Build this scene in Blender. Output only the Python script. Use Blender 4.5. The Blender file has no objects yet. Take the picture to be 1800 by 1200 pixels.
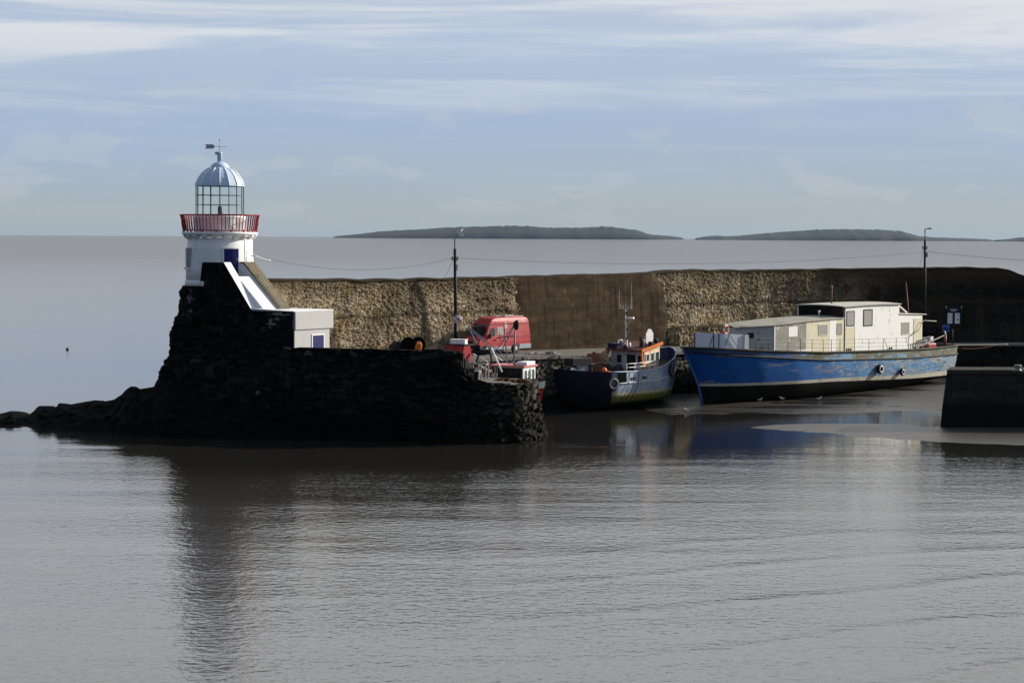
import bpy, bmesh, math, random
import numpy as np
from mathutils import Vector, Matrix, Euler, noise
from mathutils.geometry import tessellate_polygon

PI = math.pi
R = math.radians
rnd = random.Random(7)
scene = bpy.context.scene
col = scene.collection

# ------------------------------------------------------------------ camera
F = 3360.0                       # focal length in pixels of the 1800 px wide photograph
CAMZ = 13.0
cam_d = bpy.data.cameras.new('camera')
cam = bpy.data.objects.new('camera', cam_d)
col.objects.link(cam)
cam_d.sensor_width = 36.0
cam_d.lens = 36.0 * F / 1800.0
cam_d.clip_start = 0.5
cam_d.clip_end = 200000.0
CR = Matrix.Rotation(PI/2 - R(3.126), 3, 'X') @ Matrix.Rotation(R(0.30), 3, 'Z')
cam.matrix_world = Matrix.Translation((0, 0, CAMZ)) @ CR.to_4x4()
scene.camera = cam
CC = Vector((0, 0, CAMZ))

# ------------------------------------------------------------------ light
SUN_AZ = R(64.0)                 # clockwise from +Y (the viewing direction)
SUN_EL = R(23.0)
sun_dir = Vector((math.sin(SUN_AZ)*math.cos(SUN_EL), math.cos(SUN_AZ)*math.cos(SUN_EL), math.sin(SUN_EL)))
sun_d = bpy.data.lights.new('sun', 'SUN')
sun_d.energy = 5.0
sun_d.angle = R(0.5)
sun_d.color = (1.0, 0.93, 0.82)
sun = bpy.data.objects.new('sun', sun_d)
sun.rotation_euler = sun_dir.to_track_quat('Z', 'Y').to_euler()
sun.location = (80, 60, 60)
col.objects.link(sun)

world = bpy.data.worlds.new('World')
scene.world = world
world.use_nodes = True
wn = world.node_tree
wn.nodes.clear()


class NG:
    """small helper that wires shader nodes"""
    def __init__(self, tree):
        self.t = tree

    def n(self, typ, ins=None, **props):
        nd = self.t.nodes.new(typ)
        for k, v in props.items():
            setattr(nd, k, v)
        for k, v in (ins or {}).items():
            if isinstance(v, bpy.types.NodeSocket):
                self.t.links.new(v, nd.inputs[k])
            else:
                nd.inputs[k].default_value = v
        return nd

    def math(self, op, a, b=0.0, c=0.0, clamp=False):
        nd = self.n('ShaderNodeMath', {0: a, 1: b, 2: c}, operation=op)
        nd.use_clamp = clamp
        return nd.outputs[0]

    def ramp(self, fac, stops, interp='LINEAR'):
        nd = self.n('ShaderNodeValToRGB', {0: fac})
        cr = nd.color_ramp
        cr.interpolation = interp
        while len(cr.elements) < len(stops):
            cr.elements.new(0.5)
        for e, (p, c) in zip(cr.elements, stops):
            e.position = p
            e.color = c if len(c) == 4 else (*c, 1)
        return nd.outputs[0]

    def mix(self, fac, a, b, blend='MIX'):
        nd = self.n('ShaderNodeMix', data_type='RGBA', blend_type=blend)
        for s, v in ((nd.inputs[0], fac), (nd.inputs[6], a), (nd.inputs[7], b)):
            if isinstance(v, bpy.types.NodeSocket):
                self.t.links.new(v, s)
            else:
                s.default_value = v if (s.type == 'VALUE' or len(v) == 4) else (*v, 1)
        return nd.outputs[2]

    def noise(self, vec, scale, detail=4.0, rough=0.55, dist=0.0):
        nd = self.n('ShaderNodeTexNoise', {'Vector': vec, 'Scale': scale, 'Detail': detail, 'Roughness': rough, 'Distortion': dist})
        return nd.outputs[0]

    def scale(self, vec, s):
        return self.n('ShaderNodeVectorMath', {0: vec, 1: s}, operation='MULTIPLY').outputs[0]

    def link(self, a, b):
        self.t.links.new(a, b)


g = NG(wn)
sky = g.n('ShaderNodeTexSky', sky_type='NISHITA')
sky.sun_disc = False
sky.sun_elevation = SUN_EL
sky.sun_rotation = SUN_AZ
sky.altitude = 10
sky.air_density = 1.0
sky.dust_density = 1.2
sky.ozone_density = 1.5
tc = g.n('ShaderNodeTexCoord')
dirv = tc.outputs['Generated']
sep = g.n('ShaderNodeSeparateXYZ', {0: dirv})
el = sep.outputs[2]
# thin winter cloud over the sea: an even veil, streaks high up, low puffs over the horizon; bright on the
# seaward, sunny side and much darker overhead and inland, behind the camera
veil = g.ramp(el, [(0.0, (3.15, 3.58, 3.68)), (0.02, (3.00, 3.52, 3.90)), (0.06, (2.95, 3.74, 4.82)), (0.10, (3.60, 4.32, 5.40)), (0.13, (4.2, 4.6, 5.2)),
                   (0.17, (6.9, 7.1, 7.4)), (0.24, (9.9, 10.0, 10.2)), (0.40, (10.6, 10.7, 10.9)), (0.65, (3.4, 4.0, 5.0)), (1.0, (1.9, 2.5, 3.3))])
base_sky = g.mix(0.95, sky.outputs[0], veil)
v1 = g.n('ShaderNodeVectorMath', {0: g.scale(dirv, (2.6, 2.6, 44.0)), 1: (0.9, 0.3, 1.2)}, operation='ADD').outputs[0]
st = g.noise(v1, 1.0, 7.0, 0.58, 0.6)
hi = g.ramp(el, [(0.0, (0, 0, 0)), (0.05, (0.12, 0.12, 0.12)), (0.08, (0.5, 0.5, 0.5)), (0.105, (1, 1, 1)), (0.6, (0.6, 0.6, 0.6))])
st = g.math('ADD', st, g.ramp(el, [(0.0, (0, 0, 0)), (0.088, (0.0, 0.0, 0.0)), (0.103, (0.065, 0.065, 0.065)), (0.13, (0.065, 0.065, 0.065)), (0.2, (0, 0, 0))]))
m1 = g.ramp(st, [(0.45, (0, 0, 0)), (0.63, (1, 1, 1))], 'EASE')
m1 = g.math('MULTIPLY', m1, hi)
v2 = g.scale(dirv, (17.0, 17.0, 50.0))
pf = g.noise(v2, 1.0, 6.0, 0.55)
lo = g.ramp(el, [(0.0, (0, 0, 0)), (0.012, (0.35, 0.35, 0.35)), (0.028, (0.7, 0.7, 0.7)), (0.048, (0.5, 0.5, 0.5)), (0.07, (0.7, 0.7, 0.7)), (0.085, (0, 0, 0))])
m2 = g.ramp(pf, [(0.53, (0, 0, 0)), (0.63, (1, 1, 1))], 'EASE')
m2 = g.math('MULTIPLY', m2, lo)
v3 = g.scale(dirv, (2.0, 2.0, 24.0))
bl = g.noise(v3, 1.0, 4.0, 0.5)
mb_ = g.ramp(bl, [(0.35, (0, 0, 0)), (0.65, (1, 1, 1))], 'EASE')
c0 = g.mix(g.math('MULTIPLY', mb_, 0.40), base_sky, g.mix(0.82, (2.2, 3.1, 4.7), base_sky))
c0 = g.mix(g.math('MULTIPLY', mb_, 0.45), base_sky, (2.72, 3.56, 5.25))
lowm = g.ramp(el, [(0.012, (0, 0, 0)), (0.045, (1, 1, 1)), (0.125, (1, 1, 1)), (0.18, (0, 0, 0))])
c0 = g.mix(lowm, base_sky, c0)
c1 = g.mix(g.math('MULTIPLY', m2, 0.55), c0, (4.1, 4.35, 4.6))
c2 = g.mix(g.math('MULTIPLY', m1, 0.72), c1, (6.1, 6.2, 6.2))
fdot = g.n('ShaderNodeVectorMath', {0: dirv, 1: (math.sin(R(18)), math.cos(R(18)), 0.0)}, operation='DOT_PRODUCT').outputs['Value']
fac = g.ramp(g.math('ADD', g.math('MULTIPLY', fdot, 0.5), 0.5), [(0.0, (0.25, 0.31, 0.40)), (0.40, (0.31, 0.37, 0.46)), (0.62, (0.58, 0.62, 0.68)), (0.88, (1, 1, 1)), (1.0, (1, 1, 1))])
c2 = g.mix(1.0, c2, fac, 'MULTIPLY')
sdot = g.n('ShaderNodeVectorMath', {0: dirv, 1: tuple(sun_dir)}, operation='DOT_PRODUCT').outputs['Value']
glow = g.ramp(sdot, [(0.60, (0, 0, 0)), (0.80, (0.12, 0.12, 0.12)), (0.93, (0.5, 0.5, 0.5)), (1.0, (1, 1, 1))], 'EASE')
c2 = g.mix(glow, c2, (10.0, 9.6, 8.8))
bg = g.n('ShaderNodeBackground', {'Color': c2, 'Strength': 0.1})
wo = g.n('ShaderNodeOutputWorld', {'Surface': bg.outputs[0]})

scene.view_settings.view_transform = 'Standard'
scene.view_settings.look = 'None'
scene.view_settings.gamma = 1.0
scene.view_settings.exposure = 0.4
scene.cycles.max_bounces = 8
scene.cycles.transparent_max_bounces = 12
scene.cycles.volume_bounces = 0


# ------------------------------------------------------------------ measuring helpers
def ray(px, py):
    return CR @ Vector(((px - 900) / F, (600 - py) / F, -1))


def at(px, py, Y):
    d = ray(px, py)
    return CC + d * (Y / d.y)


def atz(px, py, z):
    d = ray(px, py)
    return CC + d * ((z - CAMZ) / d.z)


def lerp(x, tab):
    if x <= tab[0][0]:
        return tab[0][1]
    for (a, b), (c, d) in zip(tab, tab[1:]):
        if x <= c:
            return b + (d - b) * (x - a) / (c - a)
    return tab[-1][1]


def nz(x, y, z=0.0):
    return noise.noise(Vector((x, y, z)))


# ------------------------------------------------------------------ object helpers
def tag(o, label=None, cat=None, group=None, kind=None):
    if label: o['label'] = label
    if cat: o['category'] = cat
    if group: o['group'] = group
    if kind: o['kind'] = kind
    return o


def thing(name, label, cat, loc=(0, 0, 0), rz=0.0, group=None):
    o = bpy.data.objects.new(name, None)
    o.empty_display_size = 0.3
    o.location = loc
    o.rotation_euler = (0, 0, rz)
    col.objects.link(o)
    return tag(o, label, cat, group)


def dup(o, parent=None):
    c = o.copy()
    col.objects.link(c)
    if parent is not None:
        c.parent = parent
    for ch in list(o.children):
        dup(ch, c)
    return c


class MB:
    """collects shapes and links them as ONE mesh object"""
    def __init__(self):
        self.v = []
        self.f = []
        self.sm = []
        self.attr = None

    def add(self, verts, faces, smooth=False, M=None):
        b = len(self.v)
        for p in verts:
            p = Vector(p)
            self.v.append(M @ p if M is not None else p)
        for f in faces:
            self.f.append([b + i for i in f])
            self.sm.append(smooth)
        return self

    def box(self, c, s, rz=0.0, rot=None, jit=0.0, taper=1.0):
        hx, hy, hz = s[0]/2, s[1]/2, s[2]/2
        M = Matrix.Translation(c) @ (rot.to_matrix().to_4x4() if rot else Matrix.Rotation(rz, 4, 'Z'))
        vs = []
        for z in (-1, 1):
            k = taper if z > 0 else 1.0
            for x, y in ((-1, -1), (1, -1), (1, 1), (-1, 1)):
                vs.append((x*hx*k + rnd.uniform(-jit, jit), y*hy*k + rnd.uniform(-jit, jit), z*hz + rnd.uniform(-jit, jit)))
        return self.add(vs, [(0, 3, 2, 1), (4, 5, 6, 7), (0, 1, 5, 4), (1, 2, 6, 5), (2, 3, 7, 6), (3, 0, 4, 7)], M=M)

    def span(self, a, b):
        return self.box([(a[i]+b[i])/2 for i in range(3)], [abs(b[i]-a[i]) for i in range(3)])

    def tube(self, pts, r, n=8, closed=False, caps=True):
        pts = [Vector(p) for p in pts]
        N = len(pts)
        rs = r if isinstance(r, (list, tuple)) else [r]*N
        vs, fs = [], []
        up = None
        for i, p in enumerate(pts):
            if closed:
                d = pts[(i+1) % N] - pts[i-1]
            else:
                d = pts[min(i+1, N-1)] - pts[max(i-1, 0)]
            d.normalize()
            if up is None or abs(up.dot(d)) > 0.95:
                up = Vector((0, 0, 1)) if abs(d.z) < 0.9 else Vector((1, 0, 0))
            x = d.cross(up).normalized()
            y = x.cross(d).normalized()
            up = y
            for k in range(n):
                a = 2*PI*k/n
                vs.append(p + (x*math.cos(a) + y*math.sin(a))*rs[i])
        for i in range(N if closed else N-1):
            j = (i+1) % N
            for k in range(n):
                l = (k+1) % n
                fs.append((i*n+k, j*n+k, j*n+l, i*n+l))
        if caps and not closed:
            fs.append(tuple(range(n)))
            fs.append(tuple(reversed(range((N-1)*n, N*n))))
        return self.add(vs, fs, smooth=n > 5)

    def bar(self, a, b, w, h=None):
        """square section bar"""
        a, b = Vector(a), Vector(b)
        d = b - a
        q = d.to_track_quat('X', 'Z')
        return self.box((a+b)/2, (d.length, w, h or w), rot=q.to_euler())

    def lathe(self, prof, n=32, M=None, a0=0.0, smooth=True, caps=True):
        vs, fs = [], []
        for r, z in prof:
            for k in range(n):
                a = a0 + 2*PI*k/n
                vs.append((r*math.sin(a), -r*math.cos(a), z))
        m = len(prof)
        for i in range(m-1):
            for k in range(n):
                l = (k+1) % n
                fs.append((i*n+k, i*n+l, (i+1)*n+l, (i+1)*n+k))
        if caps:
            fs.append(tuple(reversed(range(n))))
            fs.append(tuple(range((m-1)*n, m*n)))
        return self.add(vs, fs, smooth=smooth, M=M)

    def torus(self, c, R0, r0, axis=(0, 1, 0), n=24, m=10, M=None):
        q = Vector(axis).to_track_quat('Z', 'Y')
        T = Matrix.Translation(c) @ q.to_matrix().to_4x4()
        vs, fs = [], []
        for i in range(n):
            a = 2*PI*i/n
            for j in range(m):
                b = 2*PI*j/m
                vs.append(((R0+r0*math.cos(b))*math.cos(a), (R0+r0*math.cos(b))*math.sin(a), r0*math.sin(b)))
        for i in range(n):
            for j in range(m):
                k, l = (i+1) % n, (j+1) % m
                fs.append((i*m+j, k*m+j, k*m+l, i*m+l))
        return self.add(vs, fs, True, M=T)

    def prism(self, poly, h0, h1, M=None):
        """poly: list of (x, y); extruded from z=h0 to z=h1"""
        n = len(poly)
        vs = [(x, y, h0) for x, y in poly] + [(x, y, h1) for x, y in poly]
        tris = tessellate_polygon([[Vector((x, y, 0)) for x, y in poly]])
        fs = [tuple(reversed(t)) for t in tris] + [tuple(i+n for i in t) for t in tris]
        fs += [(i, (i+1) % n, (i+1) % n + n, i+n) for i in range(n)]
        return self.add(vs, fs, M=M)

    def grid(self, rows, smooth=True, closed=False):
        m, n = len(rows), len(rows[0])
        vs = [p for r in rows for p in r]
        fs = []
        for i in range(m-1):
            for k in range(n if closed else n-1):
                l = (k+1) % n
                fs.append((i*n+k, i*n+l, (i+1)*n+l, (i+1)*n+k))
        return self.add(vs, fs, smooth)

    def ball(self, c, rad, jit=0.0, sub=2, seed=0, flat=1.0):
        bm = bmesh.new()
        bmesh.ops.create_icosphere(bm, subdivisions=sub, radius=1.0)
        vs = []
        for v in bm.verts:
            p = v.co.copy()
            k = 1 + jit*nz(p.x*1.7+seed*3.1, p.y*1.7, p.z*1.7+seed)
            vs.append((c[0]+p.x*rad[0]*k, c[1]+p.y*rad[1]*k, c[2]+p.z*rad[2]*k))
        fs = [[v.index for v in f.verts] for f in bm.faces]
        bm.free()
        return self.add(vs, fs, jit < 0.5)

    def build(self, name, mat, parent=None, bevel=0.0, fix=True):
        me = bpy.data.meshes.new(name)
        me.from_pydata([tuple(v) for v in self.v], [], self.f)
        me.polygons.foreach_set('use_smooth', self.sm)
        if fix:
            bm = bmesh.new()
            bm.from_mesh(me)
            bmesh.ops.recalc_face_normals(bm, faces=bm.faces)
            bm.to_mesh(me)
            bm.free()
        if self.attr is not None:
            ca = me.attributes.new('tint', 'FLOAT_COLOR', 'POINT')
            ca.data.foreach_set('color', np.asarray(self.attr, dtype=np.float32).ravel())
        me.materials.append(mat)
        o = bpy.data.objects.new(name, me)
        col.objects.link(o)
        if parent is not None:
            o.parent = parent
        if bevel:
            bv = o.modifiers.new('bevel', 'BEVEL')
            bv.width = bevel
            bv.segments = 2
            bv.limit_method = 'ANGLE'
            bv.angle_limit = R(40)
        return o


def TX(poly_xz, y0, y1):
    """prism standing in the XZ plane, thick along Y"""
    m = MB()
    m.prism(poly_xz, 0, 1)
    m.v = [Vector((v.x, y0 + (y1-y0)*v.z, v.y)) for v in m.v]
    return m


# ------------------------------------------------------------------ materials
def new_mat(name):
    m = bpy.data.materials.new(name)
    m.use_nodes = True
    m.node_tree.nodes.clear()
    return m, NG(m.node_tree)


def finish(m, G, colr, rough, bump=None, bstr=0.3, bdist=0.05, metal=0.0, spec=0.25):
    b = G.n('ShaderNodeBsdfPrincipled', {'Base Color': colr if isinstance(colr, bpy.types.NodeSocket) else (*colr, 1), 'Roughness': rough, 'Metallic': metal})
    b.inputs['Specular IOR Level'].default_value = spec
    if bump is not None:
        bp_ = G.n('ShaderNodeBump', {'Height': bump, 'Strength': bstr, 'Distance': bdist})
        G.link(bp_.outputs[0], b.inputs['Normal'])
    o = G.n('ShaderNodeOutputMaterial', {'Surface': b.outputs[0]})
    return m


def paint(name, c, rough=0.5, var=0.25, scale=1.5, dirt=None, amount=0.4, dscale=1.2, stretch=(1, 1, 1), bump=0.15, metal=0.0, dirt2=None, amount2=0.3, d2scale=4.0, spec=0.25):
    """weathered paint: uneven base colour, stain patches of a second (and third) colour"""
    m, G = new_mat(name)
    t = G.n('ShaderNodeTexCoord').outputs['Object']
    t = G.scale(t, stretch)
    n1 = G.noise(t, scale, 5, 0.6)
    cc = G.mix(n1, tuple(x*(1-var) for x in c), tuple(min(1, x*(1+var)) for x in c))
    if dirt:
        n2 = G.noise(t, dscale, 8, 0.7, 0.3)
        lo_ = 0.72 - amount*0.42
        cc = G.mix(G.ramp(n2, [(lo_, (0, 0, 0)), (lo_+0.10, (1, 1, 1))]), cc, dirt)
    if dirt2:
        n3 = G.noise(G.scale(t, (1.0, 1.0, 1.3)), d2scale, 8, 0.7, 0.2)
        lo_ = 0.72 - amount2*0.42
        cc = G.mix(G.ramp(n3, [(lo_, (0, 0, 0)), (lo_+0.06, (1, 1, 1))]), cc, dirt2)
    nb = G.noise(t, 9.0, 5, 0.6)
    return finish(m, G, cc, rough, nb, bump, 0.03, metal, spec)


def stone_mat(name, lo_, mid, hi_, moss=None, mossamt=0.4, joint=(0.03, 0.027, 0.022), rough=0.9, pale=None, palecut=0.93, wet=None, wet_z=2.0, spec=0.1, mortar=None, shade_x=None, lime=False, stain=False):
    m, G = new_mat(name)
    a = G.n('ShaderNodeAttribute', attribute_name='tint')
    sp = G.n('ShaderNodeSeparateColor', {0: a.outputs['Color']})
    t = G.n('ShaderNodeTexCoord').outputs['Object']
    c = G.ramp(sp.outputs[0], [(0.0, lo_), (0.5, mid), (1.0, hi_)])
    n1 = G.noise(t, 3.5, 7, 0.7)
    c = G.mix(0.75, c, G.ramp(n1, [(0.3, (0.35, 0.35, 0.35)), (0.55, (1, 1, 1)), (0.75, (1.5, 1.5, 1.5))]), 'MULTIPLY')
    if pale:
        c = G.mix(G.ramp(sp.outputs[2], [(palecut, (0, 0, 0)), (palecut+0.02, (1, 1, 1))]), c, pale)
    if moss:
        n2 = G.noise(t, 0.55, 8, 0.72)
        k = 0.72 - mossamt*0.42
        c = G.mix(G.ramp(n2, [(k, (0, 0, 0)), (k+0.14, (0.8, 0.8, 0.8))]), c, moss)
    pos = G.n('ShaderNodeNewGeometry').outputs['Position']
    ps = G.n('ShaderNodeSeparateXYZ', {0: pos})
    jc = joint
    if mortar:       # lime mortar still fills some of the joints
        jc = G.mix(G.ramp(G.noise(t, 0.9, 5, 0.65), [(0.47, (0, 0, 0)), (0.60, (1, 1, 1))]), joint, mortar)
    c = G.mix(G.math('SUBTRACT', 1.0, sp.outputs[1], clamp=True), c, jc)
    if shade_x:      # shade put into the stone colour where the face turns from the sun
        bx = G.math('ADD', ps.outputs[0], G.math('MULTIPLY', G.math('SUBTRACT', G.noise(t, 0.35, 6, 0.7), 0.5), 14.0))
        k = G.n('ShaderNodeMapRange', {0: bx, 1: shade_x[0], 2: shade_x[1], 3: 0.0, 4: 0.93})
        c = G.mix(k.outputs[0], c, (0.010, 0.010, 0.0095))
    if stain:        # large weathering: dark seepage, a grubby top, runs down the face
        big = G.noise(G.scale(t, (0.16, 0.16, 0.45)), 1.0, 6, 0.65, 0.4)
        c = G.mix(0.85, c, G.ramp(big, [(0.34, (0.42, 0.40, 0.36)), (0.5, (0.95, 0.94, 0.92)), (0.66, (1.35, 1.33, 1.28))]), 'MULTIPLY')
        run = G.noise(G.scale(t, (0.9, 0.9, 0.10)), 1.0, 6, 0.65)
        c = G.mix(G.ramp(run, [(0.56, (0, 0, 0)), (0.68, (0.7, 0.7, 0.7))]), c, (0.055, 0.043, 0.027))
        tz = G.math('ADD', ps.outputs[2], G.math('MULTIPLY', G.noise(t, 0.5, 5, 0.7), 2.2))
        c = G.mix(G.n('ShaderNodeMapRange', {0: tz, 1: 9.4, 2: 10.9, 3: 0.0, 4: 0.65}).outputs[0], c, (0.075, 0.055, 0.028))
        jt_ = G.math('ABSOLUTE', G.math('SUBTRACT', G.math('ADD', ps.outputs[2], G.math('MULTIPLY', G.noise(t, 0.4, 4, 0.6), 0.9)), 7.55))
        c = G.mix(G.n('ShaderNodeMapRange', {0: jt_, 1: 0.05, 2: 0.22, 3: 0.7, 4: 0.0}).outputs[0], c, (0.045, 0.034, 0.02))
    if lime:         # remnants of whitewash below the tower
        zn = G.n('ShaderNodeMapRange', {0: ps.outputs[2], 1: 6.6, 2: 8.0, 3: 0.0, 4: 1.0}).outputs[0]
        xn = G.n('ShaderNodeMapRange', {0: ps.outputs[0], 1: -20.6, 2: -21.6, 3: 0.0, 4: 1.0}).outputs[0]
        lm = G.math('MULTIPLY', G.math('MULTIPLY', zn, xn), G.ramp(G.noise(t, 0.95, 7, 0.7), [(0.56, (0, 0, 0)), (0.60, (1, 1, 1))]))
        c = G.mix(lm, c, (0.16, 0.165, 0.175))
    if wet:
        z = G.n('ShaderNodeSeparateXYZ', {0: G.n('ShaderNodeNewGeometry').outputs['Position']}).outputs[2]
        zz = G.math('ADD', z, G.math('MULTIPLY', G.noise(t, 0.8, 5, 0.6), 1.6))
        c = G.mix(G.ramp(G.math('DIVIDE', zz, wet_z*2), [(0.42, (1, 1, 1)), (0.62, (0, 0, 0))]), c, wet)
    nb = G.noise(t, 7.0, 8, 0.7)
    return finish(m, G, c, rough, nb, 0.6, 0.08, spec=spec)


M = {}
M['wall_stone'] = stone_mat('sea_wall_stone', (0.17, 0.130, 0.082), (0.29, 0.230, 0.152), (0.46, 0.385, 0.275), moss=(0.165, 0.105, 0.028), mossamt=0.52, joint=(0.055, 0.042, 0.025), pale=(0.72, 0.69, 0.63), palecut=0.965, mortar=(0.60, 0.52, 0.39), shade_x=(27.0, 36.0), stain=True)
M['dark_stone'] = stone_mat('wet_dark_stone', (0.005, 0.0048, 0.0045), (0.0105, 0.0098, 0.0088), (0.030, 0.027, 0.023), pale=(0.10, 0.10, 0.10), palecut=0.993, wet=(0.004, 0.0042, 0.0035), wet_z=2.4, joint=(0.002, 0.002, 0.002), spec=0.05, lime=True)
M['end_stone'] = stone_mat('pier_end_stone', (0.022, 0.018, 0.013), (0.048, 0.041, 0.031), (0.12, 0.105, 0.08), moss=(0.025, 0.03, 0.012), mossamt=0.4, wet=(0.009, 0.0095, 0.006), wet_z=2.5, joint=(0.006, 0.0055, 0.005), spec=0.12, shade_x=(0.9, -2.2))
M['quay_stone'] = stone_mat('quay_face_stone', (0.05, 0.045, 0.037), (0.13, 0.118, 0.097), (0.28, 0.255, 0.21), moss=(0.04, 0.045, 0.022), mossamt=0.3, wet=(0.010, 0.0105, 0.007), wet_z=1.9, shade_x=(8.0, 20.0))
M['white_render'] = paint('white_render', (0.80, 0.80, 0.79), 0.75, 0.08, 1.1, (0.58, 0.56, 0.50), 0.26, 0.9, stretch=(1, 1, 0.45), bump=0.25, dirt2=(0.42, 0.38, 0.31), amount2=0.10, d2scale=2.2)
M['lime_wash'] = paint('old_limewash', (0.47, 0.47, 0.46), 0.75, 0.06, 0.8, (0.34, 0.32, 0.28), 0.22, 0.9, bump=0.1)
M['white_paint'] = paint('white_paint', (0.80, 0.80, 0.78), 0.45, 0.05, 1.5, (0.6, 0.57, 0.5), 0.15, 2.0, bump=0.05)
M['grey_metal'] = paint('grey_metal', (0.38, 0.42, 0.46), 0.4, 0.1, 2.0, bump=0.05)
M['dome_grey'] = paint('dome_pale_paint', (0.50, 0.62, 0.78), 0.42, 0.06, 2.0, bump=0.04)
M['frame_grey'] = paint('lantern_frame_paint', (0.16, 0.18, 0.18), 0.5, 0.1, 2.0, bump=0.05)
M['red_rail'] = paint('red_rail_paint', (0.26, 0.010, 0.018), 0.45, 0.15, 3.0, bump=0.05)
M['blue_door'] = paint('blue_door_paint', (0.006, 0.011, 0.105), 0.45, 0.1, 3.0, bump=0.05)
M['black_metal'] = paint('black_metal', (0.018, 0.018, 0.02), 0.55, 0.2, 3.0, bump=0.1, spec=0.1)
M['void'] = paint('dark_opening', (0.006, 0.006, 0.007), 1.0, 0.1, 1.0, bump=0.0, spec=0.02)
M['galv'] = paint('galvanised_steel', (0.42, 0.44, 0.45), 0.45, 0.15, 4.0, (0.25, 0.2, 0.15), 0.15, 3.0, bump=0.1)
M['pole_grey'] = paint('pole_grey', (0.20, 0.21, 0.22), 0.5, 0.15, 3.0, bump=0.05)
M['rubber'] = paint('rubber', (0.02, 0.02, 0.021), 0.7, 0.2, 5.0, (0.07, 0.065, 0.06), 0.25, 4.0, bump=0.2)
M['grey_rubber'] = paint('weathered_rubber', (0.22, 0.22, 0.22), 0.8, 0.25, 5.0, (0.05, 0.05, 0.05), 0.35, 4.0, bump=0.2)
M['window_dark'] = paint('dark_window_glass', (0.012, 0.014, 0.016), 0.08, 0.1, 1.0, bump=0.0)
M['window_grey'] = paint('dusty_window_glass', (0.36, 0.35, 0.33), 0.15, 0.1, 2.0, bump=0.0)
M['window_green'] = paint('greenish_window_glass', (0.05, 0.075, 0.065), 0.08, 0.1, 1.0, bump=0.0)
M['rope_pale'] = paint('pale_rope', (0.42, 0.40, 0.36), 0.9, 0.2, 8.0, bump=0.3)
M['rope_orange'] = paint('orange_rope', (0.16, 0.07, 0.035), 0.9, 0.2, 8.0, bump=0.3)
M['cable'] = paint('cable_black', (0.03, 0.03, 0.032), 0.6, 0.1, 3.0, bump=0.0)
M['wall_top'] = paint('weedy_wall_top', (0.030, 0.023, 0.013), 0.95, 0.35, 1.2, (0.02, 0.022, 0.009), 0.4, 0.6, bump=0.8, spec=0.08)
M['deck_concrete'] = paint('quay_concrete', (0.15, 0.14, 0.125), 0.85, 0.25, 0.5, (0.09, 0.082, 0.07), 0.35, 0.4, bump=0.4, spec=0.08)
M['step_white'] = paint('white_steps', (0.74, 0.75, 0.77), 0.75, 0.08, 1.0, (0.55, 0.54, 0.51), 0.22, 1.2, bump=0.25)
M['parapet_top'] = paint('mossy_coping', (0.16, 0.135, 0.095), 0.9, 0.3, 2.0, (0.09, 0.085, 0.05), 0.4, 1.5, bump=0.5, spec=0.08)


def concrete_panel_mat():
    m, G = new_mat('shuttered_brown_concrete')
    geo = G.n('ShaderNodeNewGeometry').outputs['Position']
    z = G.n('ShaderNodeSeparateXYZ', {0: geo}).outputs[2]
    w = G.noise(geo, 0.5, 3, 0.5)
    zz = G.math('ADD', z, G.math('MULTIPLY', w, 0.10))
    fr = G.math('FRACT', G.math('DIVIDE', zz, 1.02))
    band = G.math('FLOOR', G.math('DIVIDE', zz, 1.02))
    bn = G.n('ShaderNodeTexWhiteNoise', {1: band}, noise_dimensions='1D').outputs[0]
    n1 = G.noise(G.scale(geo, (1, 1, 2.2)), 0.55, 8, 0.65)
    c = G.ramp(n1, [(0.3, (0.024, 0.015, 0.008)), (0.5, (0.046, 0.030, 0.017)), (0.7, (0.080, 0.055, 0.033))])
    c = G.mix(0.5, c, G.ramp(bn, [(0, (0.7, 0.7, 0.7)), (1, (1.15, 1.15, 1.15))]), 'MULTIPLY')
    stn = G.noise(G.scale(geo, (2.2, 2.2, 0.22)), 1.0, 6, 0.65)
    c = G.mix(G.ramp(stn, [(0.50, (0, 0, 0)), (0.66, (0.85, 0.85, 0.85))]), c, (0.012, 0.009, 0.006))
    lime = G.noise(G.scale(geo, (1.2, 1.2, 0.5)), 1.3, 6, 0.7)
    c = G.mix(G.ramp(lime, [(0.63, (0, 0, 0)), (0.70, (0.6, 0.6, 0.6))]), c, (0.20, 0.165, 0.115))
    line = G.ramp(fr, [(0.0, (1, 1, 1)), (0.035, (0, 0, 0)), (0.965, (0, 0, 0)), (1.0, (1, 1, 1))])
    c = G.mix(G.math('MULTIPLY', line, 0.75), c, (0.022, 0.018, 0.013))
    nb = G.math('ADD', G.noise(geo, 5.0, 6, 0.65), G.math('MULTIPLY', line, -0.8))
    return finish(m, G, c, 0.9, nb, 0.5, 0.05, spec=0.06)


M['panel'] = concrete_panel_mat()


def glass_mat():
    m, G = new_mat('lantern_glass')
    tr = G.n('ShaderNodeBsdfTransparent', {'Color': (0.965, 0.985, 0.98, 1)})
    gl = G.n('ShaderNodeBsdfGlossy', {'Color': (1, 1, 1, 1), 'Roughness': 0.03})
    bf = G.n('ShaderNodeNewGeometry').outputs['Backfacing']
    ior = G.n('ShaderNodeMapRange', {0: bf, 1: 0.0, 2: 1.0, 3: 1.25, 4: 0.8}).outputs[0]
    fr = G.n('ShaderNodeFresnel', {'IOR': ior})
    fm = G.math('MULTIPLY', fr.outputs[0], 0.5)
    mx = G.n('ShaderNodeMixShader', {0: fm, 1: tr.outputs[0], 2: gl.outputs[0]})
    G.n('ShaderNodeOutputMaterial', {'Surface': mx.outputs[0]})
    return m


M['glass'] = glass_mat()


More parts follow.
